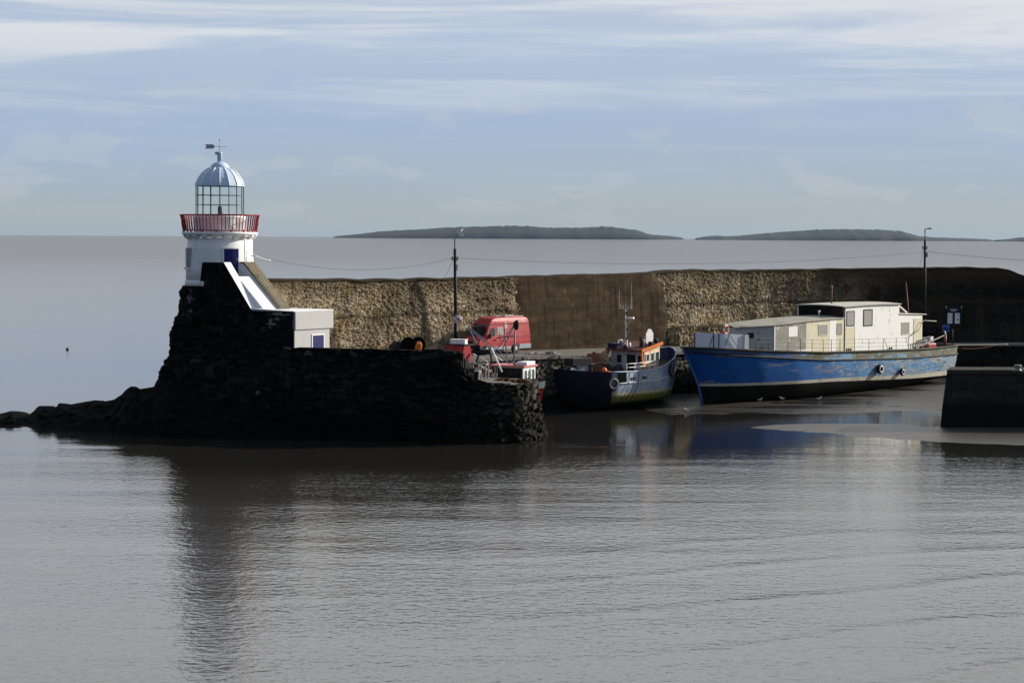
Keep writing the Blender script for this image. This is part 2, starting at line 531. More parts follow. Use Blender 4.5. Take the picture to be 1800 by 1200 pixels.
def water_mat():
    m, G = new_mat('silty_sea_water')
    geo = G.n('ShaderNodeNewGeometry').outputs['Position']
    # ruffled and calm streaks lying across the view
    patch = G.noise(G.scale(geo, (0.010, 0.045, 0.0)), 1.0, 4, 0.55, 0.4)
    ruff = G.ramp(patch, [(0.32, (0.35, 0.35, 0.35)), (0.62, (1, 1, 1))])
    w1 = G.noise(G.scale(geo, (2.0, 2.6, 0.0)), 1.0, 2, 0.5, 0.2)
    w2 = G.noise(G.scale(geo, (5.5, 7.0, 0.0)), 1.0, 2, 0.5, 0.2)
    w3 = G.noise(G.scale(geo, (0.05, 0.20, 0.0)), 1.0, 2, 0.5, 0.3)
    gs = G.n('ShaderNodeSeparateXYZ', {0: geo})
    edge = G.math('ADD', gs.outputs[1], G.math('MULTIPLY', G.math('SUBTRACT', G.noise(G.scale(geo, (0.05, 0.12, 0.0)), 1.0, 4, 0.6), 0.5), 14.0))
    near_ = G.n('ShaderNodeMapRange', {0: edge, 1: 113.0, 2: 120.5, 3: 1.0, 4: 0.34}).outputs[0]
    out_ = G.n('ShaderNodeMapRange', {0: G.math('ADD', gs.outputs[0], G.math('MULTIPLY', gs.outputs[1], 0.02)), 1: -27.0, 2: -21.0, 3: 1.0, 4: 0.0}).outputs[0]
    far_ = G.n('ShaderNodeMapRange', {0: gs.outputs[1], 1: 190.0, 2: 230.0, 3: 0.0, 4: 1.0}).outputs[0]
    calm = G.math('MAXIMUM', near_, G.math('MAXIMUM', G.math('MULTIPLY', out_, 0.55), far_))
    h = G.math('ADD', G.math('MULTIPLY', w1, 0.033), G.math('MULTIPLY', w2, 0.010))
    h = G.math('MULTIPLY', h, ruff)
    h = G.math('ADD', h, G.math('MULTIPLY', w3, 0.08))
    h = G.math('MULTIPLY', h, calm)
    # a few long low swells running in towards the beach on the right
    ph = G.math('ADD', G.math('ADD', gs.outputs[1], G.math('MULTIPLY', gs.outputs[0], -0.42)), G.math('MULTIPLY', G.noise(G.scale(geo, (0.045, 0.05, 0.0)), 1.0, 3, 0.5), 7.0))
    sw = G.math('SINE', G.math('MULTIPLY', ph, 0.95))
    sw = G.math('POWER', G.math('MAXIMUM', sw, 0.0), 5.0)
    swx = G.n('ShaderNodeMapRange', {0: gs.outputs[0], 1: -4.0, 2: 9.0, 3: 0.0, 4: 1.0}).outputs[0]
    swy = G.n('ShaderNodeMapRange', {0: gs.outputs[1], 1: 92.0, 2: 66.0, 3: 0.0, 4: 1.0}).outputs[0]
    h = G.math('ADD', h, G.math('MULTIPLY', sw, G.math('MULTIPLY', G.math('MULTIPLY', swx, swy), 0.030)))
    bp_ = G.n('ShaderNodeBump', {'Height': h, 'Strength': 1.0, 'Distance': 1.0})
    silt = G.noise(G.scale(geo, (0.012, 0.03, 0.0)), 1.0, 4, 0.55)
    c = G.mix(silt, (0.013, 0.0125, 0.011), (0.022, 0.021, 0.019))
    sy = G.n('ShaderNodeSeparateXYZ', {0: geo}).outputs[1]
    c = G.mix(G.n('ShaderNodeMapRange', {0: sy, 1: 150.0, 2: 420.0, 3: 0.0, 4: 1.0}).outputs[0], c, G.mix(silt, (0.115, 0.088, 0.074), (0.165, 0.128, 0.108)))
    c = G.mix(G.n('ShaderNodeMapRange', {0: sy, 1: 108.0, 2: 80.0, 3: 0.0, 4: 1.0}).outputs[0], c, (0.064, 0.061, 0.060))
    sl = G.n('ShaderNodeMapRange', {0: sy, 1: 160.0, 2: 500.0, 3: 0.5, 4: 0.20}).outputs[0]
    b = G.n('ShaderNodeBsdfPrincipled', {'Base Color': c, 'Roughness': 0.06, 'IOR': 1.33, 'Normal': bp_.outputs[0], 'Specular IOR Level': sl})
    # out at sea the small waves hide most of the mirror: silt shows through
    df = G.n('ShaderNodeBsdfDiffuse', {'Color': G.mix(silt, (0.195, 0.186, 0.184, 1), (0.245, 0.234, 0.232, 1))})
    fk = G.n('ShaderNodeMapRange', {0: sy, 1: 190.0, 2: 1100.0, 3: 0.0, 4: 0.60}).outputs[0]
    mx = G.n('ShaderNodeMixShader', {0: fk, 1: b.outputs[0], 2: df.outputs[0]})
    G.n('ShaderNodeOutputMaterial', {'Surface': mx.outputs[0]})
    return m


M['water'] = water_mat()


def mud_mat(name, dry, wetc, cut):
    m, G = new_mat(name)
    geo = G.n('ShaderNodeNewGeometry').outputs['Position']
    p = G.noise(G.scale(geo, (0.10, 0.42, 0.0)), 1.0, 6, 0.6, 0.4)
    wetm = G.ramp(p, [(cut, (1, 1, 1)), (cut+0.08, (0, 0, 0))])
    n2 = G.noise(geo, 2.5, 6, 0.65)
    c = G.mix(G.ramp(n2, [(0.3, (0, 0, 0)), (0.7, (1, 1, 1))]), tuple(x*0.75 for x in dry), dry)
    c = G.mix(wetm, c, wetc)
    ro = G.ramp(wetm, [(0, (0.42, 0.42, 0.42)), (1, (0.15, 0.15, 0.15))])
    hb = G.math('MULTIPLY', G.noise(G.scale(geo, (1.2, 2.4, 0)), 1.0, 6, 0.6), G.ramp(wetm, [(0, (1, 1, 1)), (1, (0.08, 0.08, 0.08))]))
    bp_ = G.n('ShaderNodeBump', {'Height': hb, 'Strength': 0.6, 'Distance': 0.10})
    b = G.n('ShaderNodeBsdfPrincipled', {'Base Color': c, 'Roughness': ro, 'Normal': bp_.outputs[0]})
    b.inputs['Specular IOR Level'].default_value = 0.28
    G.n('ShaderNodeOutputMaterial', {'Surface': b.outputs[0]})
    return m


M['mud'] = mud_mat('wet_mud', (0.040, 0.034, 0.027), (0.024, 0.022, 0.019), 0.43)
M['sand'] = mud_mat('wet_sand', (0.056, 0.050, 0.042), (0.050, 0.045, 0.038), 0.26)


def rock_mat(name, a, b, rough=0.8, scale=1.5, spec=0.3):
    m, G = new_mat(name)
    t = G.n('ShaderNodeTexCoord').outputs['Object']
    n1 = G.noise(t, scale, 8, 0.65)
    c = G.ramp(n1, [(0.35, a), (0.7, b)])
    nb = G.noise(t, scale*3, 8, 0.7)
    return finish(m, G, c, rough, nb, 0.7, 0.2, spec=spec)


M['rock'] = rock_mat('seaweed_covered_rock', (0.0015, 0.0016, 0.0013), (0.0055, 0.0055, 0.0048), 0.9, 1.2, 0.03)
M['island'] = rock_mat('island_ground', (0.007, 0.012, 0.011), (0.018, 0.023, 0.017), 0.95, 0.01)
def jetty_mat():
    m, G = new_mat('dark_jetty_masonry')
    t = G.n('ShaderNodeTexCoord').outputs['Object']
    sp = G.n('ShaderNodeSeparateXYZ', {0: t})
    bv = G.n('ShaderNodeCombineXYZ', {0: sp.outputs[0], 1: sp.outputs[2], 2: 0.0}).outputs[0]
    br = G.n('ShaderNodeTexBrick', {'Vector': bv, 'Color1': (0.030, 0.029, 0.027, 1), 'Color2': (0.019, 0.0185, 0.017, 1), 'Mortar': (0.008, 0.008, 0.0075, 1), 'Scale': 1.0, 'Mortar Size': 0.018, 'Brick Width': 1.5, 'Row Height': 0.52})
    n1 = G.noise(t, 1.2, 7, 0.65)
    c = G.mix(0.8, br.outputs[0], G.ramp(n1, [(0.3, (0.5, 0.5, 0.5)), (0.7, (1.6, 1.6, 1.6))]), 'MULTIPLY')
    zz_ = G.math('ADD', sp.outputs[2], G.math('MULTIPLY', G.noise(t, 0.8, 5, 0.6), 1.4))
    c = G.mix(G.ramp(G.math('DIVIDE', zz_, 4.0), [(0.55, (1, 1, 1)), (0.68, (0, 0, 0))]), c, (0.007, 0.0075, 0.006))
    hgt = G.math('ADD', G.math('MULTIPLY', br.outputs[1], -0.7), n1)
    return finish(m, G, c, 0.85, hgt, 0.6, 0.06, spec=0.15)


M['jetty'] = jetty_mat()
M['jetty_cope'] = paint('jetty_coping', (0.045, 0.041, 0.036), 0.85, 0.3, 1.0, (0.025, 0.023, 0.02), 0.4, 0.8, bump=0.5, spec=0.08)

# ------------------------------------------------------------------ plan of the place
# inner face of the sea wall at its top: photograph x, depth, photograph y of the top edge
WT = [(430, 133.0, 492.5), (480, 135, 492), (540, 137.6, 492.2), (600, 140, 492.4), (700, 144, 492.2), (800, 148.3, 490.5), (900, 152.7, 487.8), (1000, 158.2, 485), (1100, 163.7, 482.5),
      (1160, 167, 480), (1180, 168, 477), (1200, 169.2, 475.5), (1260, 172.6, 476), (1300, 174.6, 475.6), (1360, 177.0, 475.4), (1450, 180, 474), (1550, 182.3, 472.5), (1650, 184, 471), (1755, 185, 471.8),
      (1775, 185.2, 476), (1800, 185.4, 485), (1860, 185.8, 492), (1980, 186.2, 494)]
WALL = [at(px, py, D) for px, D, py in WT]
Q = [(-22, 4.1), (-8, 4.02), (0, 3.95), (4, 3.82), (13, 3.55), (21, 3.4), (40, 3.1), (70, 3.1)]


def qz(x):
    return lerp(x, Q)


def wall_y(x):
    return lerp(x, [(p.x, p.y) for p in WALL])


def wall_normals():
    out = []
    for i in range(len(WALL)):
        d = WALL[min(i+1, len(WALL)-1)] - WALL[max(i-1, 0)]
        out.append(Vector((d.y, -d.x, 0)).normalized())
    return out


WN = wall_normals()
WBASE = [Vector((p.x, p.y, 0)) + n*0.45 for p, n in zip(WALL, WN)]
WBASE = [Vector((p.x, p.y, qz(p.x) - 0.3)) for p in WBASE]


def resample(pts, tops, ds):
    """cumulative lengths along a polyline"""
    L = [0.0]
    for a, b in zip(pts, pts[1:]):
        L.append(L[-1] + (b-a).length)
    return L


def stone_sheet(mb, bot, top, ds, ch=0.28, sl=0.5, depth=0.12, seed=1, wob=0.10, rough=0.04, batter=0.0, toprough=0.0, rubble=False):
    """masonry face with real relief: courses of single stones, each set a little in or out, joints raked back"""
    r_ = random.Random(seed)
    mid = [(a+b)/2 for a, b in zip(bot, top)]
    L = resample(mid, None, ds)
    ns = max(2, int(L[-1]/ds))
    hmax = max((t-b).length for t, b in zip(top, bot))
    nt = max(2, int(hmax/ds))
    zmin = min(min(p.z for p in bot), min(p.z for p in top)) - 1
    zmax = max(p.z for p in top) + 1
    cz = [zmin]
    while cz[-1] < zmax:
        cz.append(cz[-1] + ch*r_.uniform(0.55, 1.5))
    courses = []
    for _ in cz:
        xs = [-1.0 - r_.random()*sl]
        while xs[-1] < L[-1] + 2:
            xs.append(xs[-1] + sl*r_.uniform(0.4, 1.9))
        courses.append((np.array(xs), [(r_.random(), r_.random(), r_.uniform(-1, 1), r_.uniform(-1, 1)) for _ in xs]))
    cz = np.array(cz)
    P = []
    Sx = []
    seg = 0
    for i in range(ns+1):
        s = L[-1]*i/ns
        while seg < len(L)-2 and s > L[seg+1]:
            seg += 1
        k = (s-L[seg])/max(1e-6, L[seg+1]-L[seg])
        b = bot[seg].lerp(bot[seg+1], k)
        t = top[seg].lerp(top[seg+1], k)
        if toprough:
            t = t + Vector((0, 0, toprough*nz(s*0.9, seed) + toprough*0.6*nz(s*3.1, seed+5)))
        P.append([b.lerp(t, j/nt) for j in range(nt+1)])
        Sx.append(s)
    vs, at_ = [], []
    for i in range(ns+1):
        for j in range(nt+1):
            p = P[i][j]
            ds_ = P[min(i+1, ns)][j] - P[max(i-1, 0)][j]
            dt_ = P[i][min(j+1, nt)] - P[i][max(j-1, 0)]
            n = ds_.cross(dt_)
            n = n.normalized() if n.length > 1e-9 else Vector((0, -1, 0))
            s = Sx[i]
            z = p.z + wob*nz(s*0.35, p.z*0.5, seed) + 0.05*nz(s*1.3, p.z*1.3, seed+9)
            ci = int(np.searchsorted(cz, z)) - 1
            xs, rr = courses[ci]
            s2 = s + 0.06*nz(s*1.1, p.z*2.0, seed+3)
            xi = int(np.searchsorted(xs, s2)) - 1
            q = rr[xi]
            dz0, dz1 = z-cz[ci], cz[ci+1]-z
            dx0, dx1 = s2-xs[xi], xs[xi+1]-s2
            jd = min(dz0, dz1, dx0, dx1)
            rec = min(1.0, max(0.0, jd/0.05))
            fx = dx0/(dx0+dx1) - 0.5
            fz = dz0/(dz0+dz1) - 0.5
            off = depth*(q[0]-0.5) + depth*0.5*(q[2]*fx + q[3]*fz) - depth*0.8*(1-rec)
            off += rough*nz(s*3, p.z*3, seed+1) + rough*2.5*nz(s*0.5, p.z*0.5, seed+2)
            if rubble:
                wx = s/sl + 0.35*nz(s*0.6, p.z*0.6, seed)
                wz = p.z/ch + 0.35*nz(s*0.6, p.z*0.6, seed+4)
                dd, pp = noise.voronoi(Vector((wx, wz, seed*7.3)))
                pt_ = pp[0]
                h1 = (math.sin(pt_.x*127.1 + pt_.y*311.7)*43758.5453) % 1.0
                h2 = (math.sin(pt_.x*269.5 + pt_.y*183.3)*12543.123) % 1.0
                h3 = (math.sin(pt_.x*91.7 + pt_.y*77.3)*9631.77) % 1.0
                rec = min(1.0, max(0.0, (dd[1]-dd[0])/0.14))
                q = (h1, h2, h3*2-1, 0)
                off = depth*(h1-0.5) + depth*0.9*((wx-pt_.x)*(h2-0.5)*2 + (wz-pt_.y)*(h3-0.3)*1.5) - depth*0.9*(1-rec)
                off += rough*nz(s*3, p.z*3, seed+1) + rough*2.5*nz(s*0.5, p.z*0.5, seed+2)
            vs.append(p + n*off)
            at_.append((0.15+0.7*q[1]+0.15*nz(s*2, p.z*2, seed), 0.25+0.75*rec, q[0]*0.5+q[1]*0.5 if q[0] < 0.5 else (q[1]*7.31) % 1.0, 1.0))
    b0 = len(mb.v)
    fs = []
    w = nt+1
    for i in range(ns):
        for j in range(nt):
            fs.append((i*w+j, (i+1)*w+j, (i+1)*w+j+1, i*w+j+1))
    if mb.attr is None:
        mb.attr = [(0.4, 1, 0.3, 1)]*len(mb.v)
    mb.add(vs, fs, False)
    mb.attr += at_
    return mb


def pad(mb):
    if mb.attr is not None:
        mb.attr += [(rnd.uniform(0.2, 0.8), 1, 0.3, 1)]*(len(mb.v)-len(mb.attr))
    return mb


# ------------------------------------------------------------------ setting: sea, mud, islands, rocks
def polysheet(name, pts, mat, kind, ):
    m = MB()
    tris = tessellate_polygon([[Vector((p[0], p[1], 0)) for p in pts]])
    m.add(pts, tris)
    o = m.build(name, mat)
    for p in o.data.polygons:
        if p.normal.z < 0:
            p.flip()
    return tag(o, kind=kind)


def sea():
    m = MB()
    xs = [-24000, -9000, -2000, -400, -120, -40, 0, 40, 120, 400, 2000, 9000, 24000]
    ys = [-200, 0, 40, 80, 120, 160, 220, 320, 600, 1500, 5000, 15000, 30000]
    m.grid([[(x, y, 0) for x in xs] for y in ys], smooth=False)
    o = m.build('sea', M['water'])
    for p in o.data.polygons:
        if p.normal.z < 0:
            p.flip()
    tag(o, kind='structure')


sea()


def mound(name, outline_px, zc, mat, hi=0.3, n=160, rows=22, seed=3):
    """low bank of mud or sand between a far and a near edge, both given at water level"""
    m = MB()
    far, near = outline_px
    rr = []
    for j in range(rows+1):
        v = j/rows
        row = []
        for i in range(n+1):
            px = far[0][0] + (far[-1][0]-far[0][0])*i/n
            a = atz(px, lerp(px, far), 0.0)
            b = atz(px, lerp(px, near), 0.0)
            p = a.lerp(b, v)
            e = math.sin(PI*v)**0.6 * min(1.0, (i+0.2)/6.0)
            p.z = -0.03 + hi*e*(0.75 + 0.5*nz(p.x*0.12, p.y*0.25, seed)) + 0.02*e*nz(p.x*0.9, p.y*0.9, seed) + 0.05*(1-e)*nz(p.x*0.55, p.y*1.3, seed+6)*(0.15 < v < 0.98 or v > 0.98)
            row.append(p)
        rr.append(row)
    m.grid(rr)
    o = m.build(name, mat)
    return tag(o, kind='structure')


mound('mud_flat', ([(1120, 690), (1160, 668), (1300, 650), (1500, 640), (1750, 634), (2000, 632)], [(1120, 719), (1180, 731), (1300, 729.5), (1500, 728.5), (1660, 728), (2000, 727)]), 0, M['mud'], 0.26)
mound('sandbank', ([(1312, 751), (1360, 746), (1420, 743.5), (1520, 743), (1600, 744.5), (1640, 748), (1700, 744), (2000, 740)],
                   [(1312, 751.5), (1400, 759), (1500, 768), (1600, 775), (1700, 780), (1800, 784), (2000, 790)]), 0, M['sand'], 0.12)


def island(name, prof, D, depth, seed):
    m = MB()
    n = 160
    rr = []
    for j in range(7):
        v = j/6
        row = []
        for i in range(n+1):
            px = prof[0][0] + (prof[-1][0]-prof[0][0])*i/n
            P = at(px, lerp(px, prof), D)
            h = max(0.6, P.z)
            h *= 1 + 0.05*nz(px*0.08, seed) + 0.09*nz(px*0.35, seed+3) + 0.06*nz(px*1.1, seed+5)
            e = [0, 0.16, 0.5, 0.85, 1.0, 0.7, 0][j]
            k = [-0.5, -0.48, -0.3, -0.12, 0, 0.3, 0.5][j]
            z = h*e*(1 + 0.12*nz(px*0.05, j*1.7, seed)*(0 < j < 4)) - (0.5 if e == 0 else 0)
            row.append((P.x, D + depth*k*min(1, 0.2+h/40) + 40*nz(px*0.03, seed+8), z))
        rr.append(row)
    m.grid(rr)
    o = m.build(name, M['island'])
    return tag(o, kind='structure')


island('island', [(590, 415), (612, 413), (640, 410.3), (665, 407), (690, 405.3), (740, 403), (770, 401), (795, 399), (850, 398), (905, 397), (935, 398), (960, 400), (1010, 400), (1045, 399.5), (1062, 397.6), (1075, 398.6), (1090, 401), (1120, 404), (1135, 410), (1150, 413), (1175, 414.5), (1197, 417.2)], 14000, 900, 1)
island('island', [(1226, 418), (1240, 415.5), (1258, 414), (1275, 415.2), (1300, 414.3), (1330, 411), (1370, 408), (1400, 406), (1440, 403.2), (1480, 402.8), (1540, 403.5), (1580, 406), (1598, 410), (1612, 414.5), (1640, 417), (1700, 419), (1735, 420.2)], 14000, 900, 2)
island('island', [(1753, 421.5), (1780, 419.3), (1790, 417.5), (1840, 414), (1900, 416), (2000, 420)], 14000, 700, 3)


def rocky_spit():
    ridge = [(-120, 735), (-60, 731), (0, 727), (20, 722), (34, 724), (40, 731), (48, 730), (60, 722), (70, 713), (88, 713), (92, 718), (100, 713), (103, 708), (118, 709), (122, 711), (130, 709), (165, 703), (178, 704), (182, 706), (204, 701), (216, 691), (228, 679), (238, 679), (243, 684), (268, 680), (280, 674), (300, 668), (330, 690), (380, 715), (440, 735), (520, 752), (600, 768)]
    shore = [(-120, 749), (0, 752), (40, 752), (100, 757.5), (160, 761), (220, 766), (280, 770), (340, 773), (450, 775), (600, 777)]
    m = MB()
    n = 360
    rr = []
    for j in range(19):
        row = []
        for i in range(n+1):
            px = -120 + 720*i/n
            y = lerp(px, ridge)
            a = atz(px, lerp(px, shore), -0.05)
            D = a.y + 5.5 - 3.0*min(1, max(0, (px-300)/160))
            t = at(px, y, D)
            if j <= 11:
                v = j/11
                p = a.lerp(t, v)
                p.z = a.z + (t.z-a.z)*(v**0.8)
                k = math.sin(PI*v)
            else:
                v = (j-11)/7
                p = Vector((t.x, t.y + 5*v, t.z*(1-v*v) - 0.4*v))
                k = math.sin(PI*v)*0.5
            cell = noise.voronoi(Vector((p.x*0.9, p.y*0.9, p.z*0.9)))[0]
            p = p + Vector((0.15*nz(p.x*1.7, p.y*1.7, p.z), -0.5*k*(cell[1]-cell[0]) , 0.40*k*(0.6-cell[0]) + 0.12*k*nz(p.x*3, p.y*3, 4)))
            row.append(p)
        rr.append(row)
    m.grid(rr, smooth=False)
    o = m.build('rocks', M['rock'])
    tag(o, kind='structure')


rocky_spit()

# ------------------------------------------------------------------ pier: lighthouse head, parapet, low arm, deck
LC = at(387, 503, 133.0)
LC = Vector((LC.x, LC.y, 0))
U = Vector((0.82, -0.57, 0)).normalized()
V = Vector((0.57, 0.82, 0)).normalized()


def lz(u, v, z):
    return LC + U*u + V*v + Vector((0, 0, z))


pier = thing('stone_pier', 'dark stone pier end under the lighthouse, running right to a low broken arm', 'pier', (LC.x, LC.y, 0))


def arc_pt(deg, r, z):
    a = R(deg)
    return LC + Vector((math.cos(a)*r, math.sin(a)*r, z))


def to_local(mb, org):
    o = Vector(org)
    mb.v = [v-o for v in mb.v]
    return mb


PARA0 = Vector((-14.3, 125.3, 0))
PARA1 = Vector((-3.75, 122.3, 0))
bot, top = [], []
for dg in range(80, 241, 16):
    bot.append(arc_pt(dg, 5.0, -0.5)); top.append(arc_pt(dg, 3.0, 7.4))
for u in (1.0, 3.0, 5.0, 7.0):
    b = lz(u, -5.2 - 0.15*u, -0.5)
    bot.append(b); top.append(lz(u, -2.5 - 0.08*u, 7.4 - 0.22*u))
bot += [Vector((-13.6, 122.0, -0.5)), Vector((-9, 121.0, -0.5)), Vector((-4.2, 119.9, -0.5))]
top += [PARA0 + Vector((0.3, -0.15, 5.72)), PARA0.lerp(PARA1, 0.5) + Vector((0, -0.12, 5.70)), PARA1 + Vector((0, -0.12, 5.70))]
mb = MB()
stone_sheet(mb, bot, top, 0.12, 0.30, 0.55, 0.20, seed=11, wob=0.55, rough=0.16, toprough=0.12)
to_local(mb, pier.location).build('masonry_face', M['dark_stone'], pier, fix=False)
# broken, lit end of the arm
bot2 = [Vector((-4.2, 119.9, -0.5)), Vector((-2.6, 119.75, -0.5)), Vector((-0.9, 119.75, -0.5)), Vector((0.5, 120.1, -0.5)), Vector((1.5, 121.2, -0.5)), Vector((2.15, 122.9, -0.5)), Vector((2.5, 126.6, -0.5)), Vector((0.5, 127.6, -0.5)), Vector((-6.5, 131.8, -0.5))]
top2 = [PARA1 + Vector((0, -0.12, 5.70)), Vector((-2.75, 121.3, 4.15)), Vector((-1.3, 121.0, 3.74)), Vector((0.1, 121.2, 3.66)), Vector((0.85, 122.1, 3.62)), Vector((1.3, 123.6, 3.60)), Vector((1.45, 126.3, 3.6)), Vector((0.3, 127.0, 3.6)), Vector((-6.6, 131.3, 3.75))]
mb = MB()
stone_sheet(mb, bot2, top2, 0.08, 0.40, 0.78, 0.30, seed=5, rough=0.15, toprough=0.05, rubble=True)
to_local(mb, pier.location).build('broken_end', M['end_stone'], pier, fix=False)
# upper stone drum the tower stands on
bot, top = [], []
for dg in range(60, 301, 12):
    bot.append(arc_pt(dg, 3.02, 7.1)); top.append(arc_pt(dg, 2.60, 9.52))
mb = MB()
stone_sheet(mb, bot, top, 0.12, 0.34, 0.6, 0.20, seed=23, rough=0.10, rubble=True)
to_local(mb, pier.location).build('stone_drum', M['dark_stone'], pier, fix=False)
mb = MB()
mb.lathe([(2.62, 9.40), (2.40, 9.56)], 40)
mb.build('drum_top', M['dark_stone'], pier)
# parapet core behind the face, with its broken right end
mb = MB()
d = (PARA1-PARA0).normalized()
nrm = Vector((-d.y, d.x, 0))
pts = [PARA0 + nrm*0.02, PARA1 + nrm*0.02, PARA1 + nrm*0.95, PARA0 + nrm*0.95]
mb.prism([(p.x, p.y) for p in pts], 3.5, 5.66)
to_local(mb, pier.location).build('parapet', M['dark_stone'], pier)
mb = MB()
for (x, y, z, sx, sy, sz) in [(-3.45, 122.5, 4.75, 0.75, 0.9, 1.7), (-3.15, 122.9, 4.5, 0.6, 0.8, 1.3), (-2.85, 122.5, 4.2, 0.7, 0.8, 0.8), (-2.5, 122.9, 4.05, 0.7, 0.7, 0.5), (-3.6, 123.2, 5.2, 0.5, 0.6, 0.8), (-3.0, 123.5, 4.2, 0.8, 0.7, 0.8), (-2.75, 122.1, 4.0, 0.6, 0.5, 0.5), (-3.95, 122.5, 5.1, 0.7, 0.8, 1.0), (-3.6, 122.15, 4.5, 0.8, 0.6, 1.0), (-3.1, 121.9, 4.1, 0.7, 0.5, 0.7)]:
    mb.box((x, y, z), (sx, sy, sz), rz=rnd.uniform(-0.4, 0.4), jit=0.10)
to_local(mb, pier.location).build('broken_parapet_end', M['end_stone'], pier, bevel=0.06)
for i in range(11):
    k = i/10
    mb = MB()
    p = top2[2].lerp(top2[4], k) if k < 0.55 else top2[4].lerp(top2[6], (k-0.55)/0.45)
    mb.box((p.x-0.12, p.y+0.25, p.z-0.17), (0.55, 0.5, 0.32), rz=rnd.uniform(-0.3, 0.3), jit=0.05)
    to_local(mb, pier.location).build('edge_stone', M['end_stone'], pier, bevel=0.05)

# deck: one surface from the pier head along the quay
EDGE_W = [lerp(p.x, [(-20, 7.3), (10, 7.3), (25, 6.6), (38, 5.4), (60, 5.0)]) for p in WALL]
EDGE = [Vector((p.x, p.y, 0)) + n*w for p, n, w in zip(WALL, WN, EDGE_W)]
EDGE = [Vector((e.x, e.y, qz(e.x))) for e in EDGE if e.x > -5.0]
poly = [Vector((p.x, p.y, qz(p.x))) for p in WBASE]
poly += list(reversed(EDGE))
poly += [Vector((-6.6, 131.3, 3.8)), Vector((0.3, 127.0, 3.6)), Vector((1.45, 126.3, 3.58)), Vector((1.3, 123.6, 3.58)), Vector((0.85, 122.2, 3.58)), Vector((0.1, 121.4, 3.6)), Vector((-1.3, 121.2, 3.66)), Vector((-2.75, 121.4, 3.8)), Vector((-3.7, 122.5, 3.9)),
         Vector((-14.3, 125.6, 4.1)), lz(6, -2.8, 4.1), lz(0, -2.0, 4.1), lz(-2, 1, 4.1), lz(0, 2.4, 4.1)]
polysheet('pier_deck', poly, M['deck_concrete'], 'structure')

# quay face below the deck edge
mb = MB()
eb = [Vector((-6.5, 131.9, -0.5))] + [Vector((e.x, e.y, -0.5)) for e in EDGE]
et = [Vector((-6.5, 131.6, 3.97))] + [Vector((e.x, e.y, e.z)) for e in EDGE]
stone_sheet(mb, eb, et, 0.12, 0.32, 0.48, 0.16, seed=31, rubble=True)
qo = thing('quay_wall', 'rough stone quay face below the deck edge, behind the moored boats', 'quay wall', (EDGE[0].x, EDGE[0].y, 0))
to_local(mb, qo.location).build('stone_face', M['quay_stone'], qo, fix=False)
mb = MB()
for a, b in zip(et, et[1:]):
    n = max(1, int((b-a).length/1.1))
    for i in range(n):
        p, q2 = a.lerp(b, i/n), a.lerp(b, (i+0.96)/n)
        c = (p+q2)/2
        d = q2-p
        mb.box((c.x, c.y, c.z+0.02), (d.length, 0.5, 0.22), rz=math.atan2(d.y, d.x), jit=0.015)
to_local(mb, qo.location).build('coping', M['deck_concrete'], qo)

# ------------------------------------------------------------------ sea wall
sw = thing('sea_wall', 'tall weathered rubble sea wall along the back of the quay, with a brown concrete repair', 'sea wall', (WALL[0].x, WALL[0].y, qz(WALL[0].x)))
mb = MB()
stone_sheet(mb, WBASE, WALL, 0.072, 0.135, 0.30, 0.065, seed=3, wob=0.25, rough=0.06, toprough=0.12, rubble=True)
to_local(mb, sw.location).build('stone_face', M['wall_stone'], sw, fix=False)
mb = MB()
rows = []
for i, (p, n) in enumerate(zip(WALL, WN)):
    rows.append((p, n))
dense = []
for (p, n), (p2, n2) in zip(rows, rows[1:]):
    k = max(1, int((p2-p).length/0.5))
    for i in range(k):
        dense.append((p.lerp(p2, i/k), n.lerp(n2, i/k)))
dense.append(rows[-1])
gr = []
for j, (o_, zz) in enumerate([(0.05, -0.10), (0.08, -0.01), (-0.25, 0.08), (-1.0, 0.10), (-1.9, 0.04), (-2.1, -0.4), (-2.6, -10.5)]):
    row = []
    for i, (p, n) in enumerate(dense):
        s = i*0.5
        row.append(p + n*(o_ + 0.05*nz(s*0.7, j)) + Vector((0, 0, zz + (0.10*nz(s*0.5, 7.0) + 0.05*nz(s*2.0, j*3.0) if j < 5 else 0))))
    gr.append(row)
mb.grid(gr, smooth=True)
to_local(mb, sw.location).build('coping', M['wall_top'], sw)
# concrete repair: set proud of the stone, ragged sides
mb = MB()
pi = [i for i, w_ in enumerate(WT) if 900 <= w_[0] <= 1160]
nS, nT = 90, 30
gr = []
xs = [WALL[i].x for i in pi]
for j in range(nT+1):
    v = j/nT
    row = []
    for i in range(nS+1):
        u_ = i/nS
        zt = None
        x0 = xs[0] + 0.3*nz(v*3.0, 1.5) + 0.25*nz(v*11.0, 2.5) + 0.15
        x1 = xs[-1] + 1.1*(1-v) + 0.5*nz(v*3.5, 8.1) + 0.5*nz(v*10, 3.1) - 0.2
        x = x0 + (x1-x0)*u_
        t_ = Vector((x, wall_y(x), lerp(x, [(p.x, p.z) for p in WALL]) + 0.03))
        n_ = Vector((0.72, -0.69, 0)).normalized()
        b_ = Vector((x, wall_y(x), qz(x)-0.1)) + n_*0.45
        edge = min(1.0, min(u_, 1-u_)*25)
        row.append(b_.lerp(t_, v) + n_*(0.0 + 0.16*edge + 0.015*nz(x*0.8, v*6)))
    gr.append(row)
mb.grid(gr, smooth=False)
to_local(mb, sw.location).build('concrete_repair', M['panel'], sw)
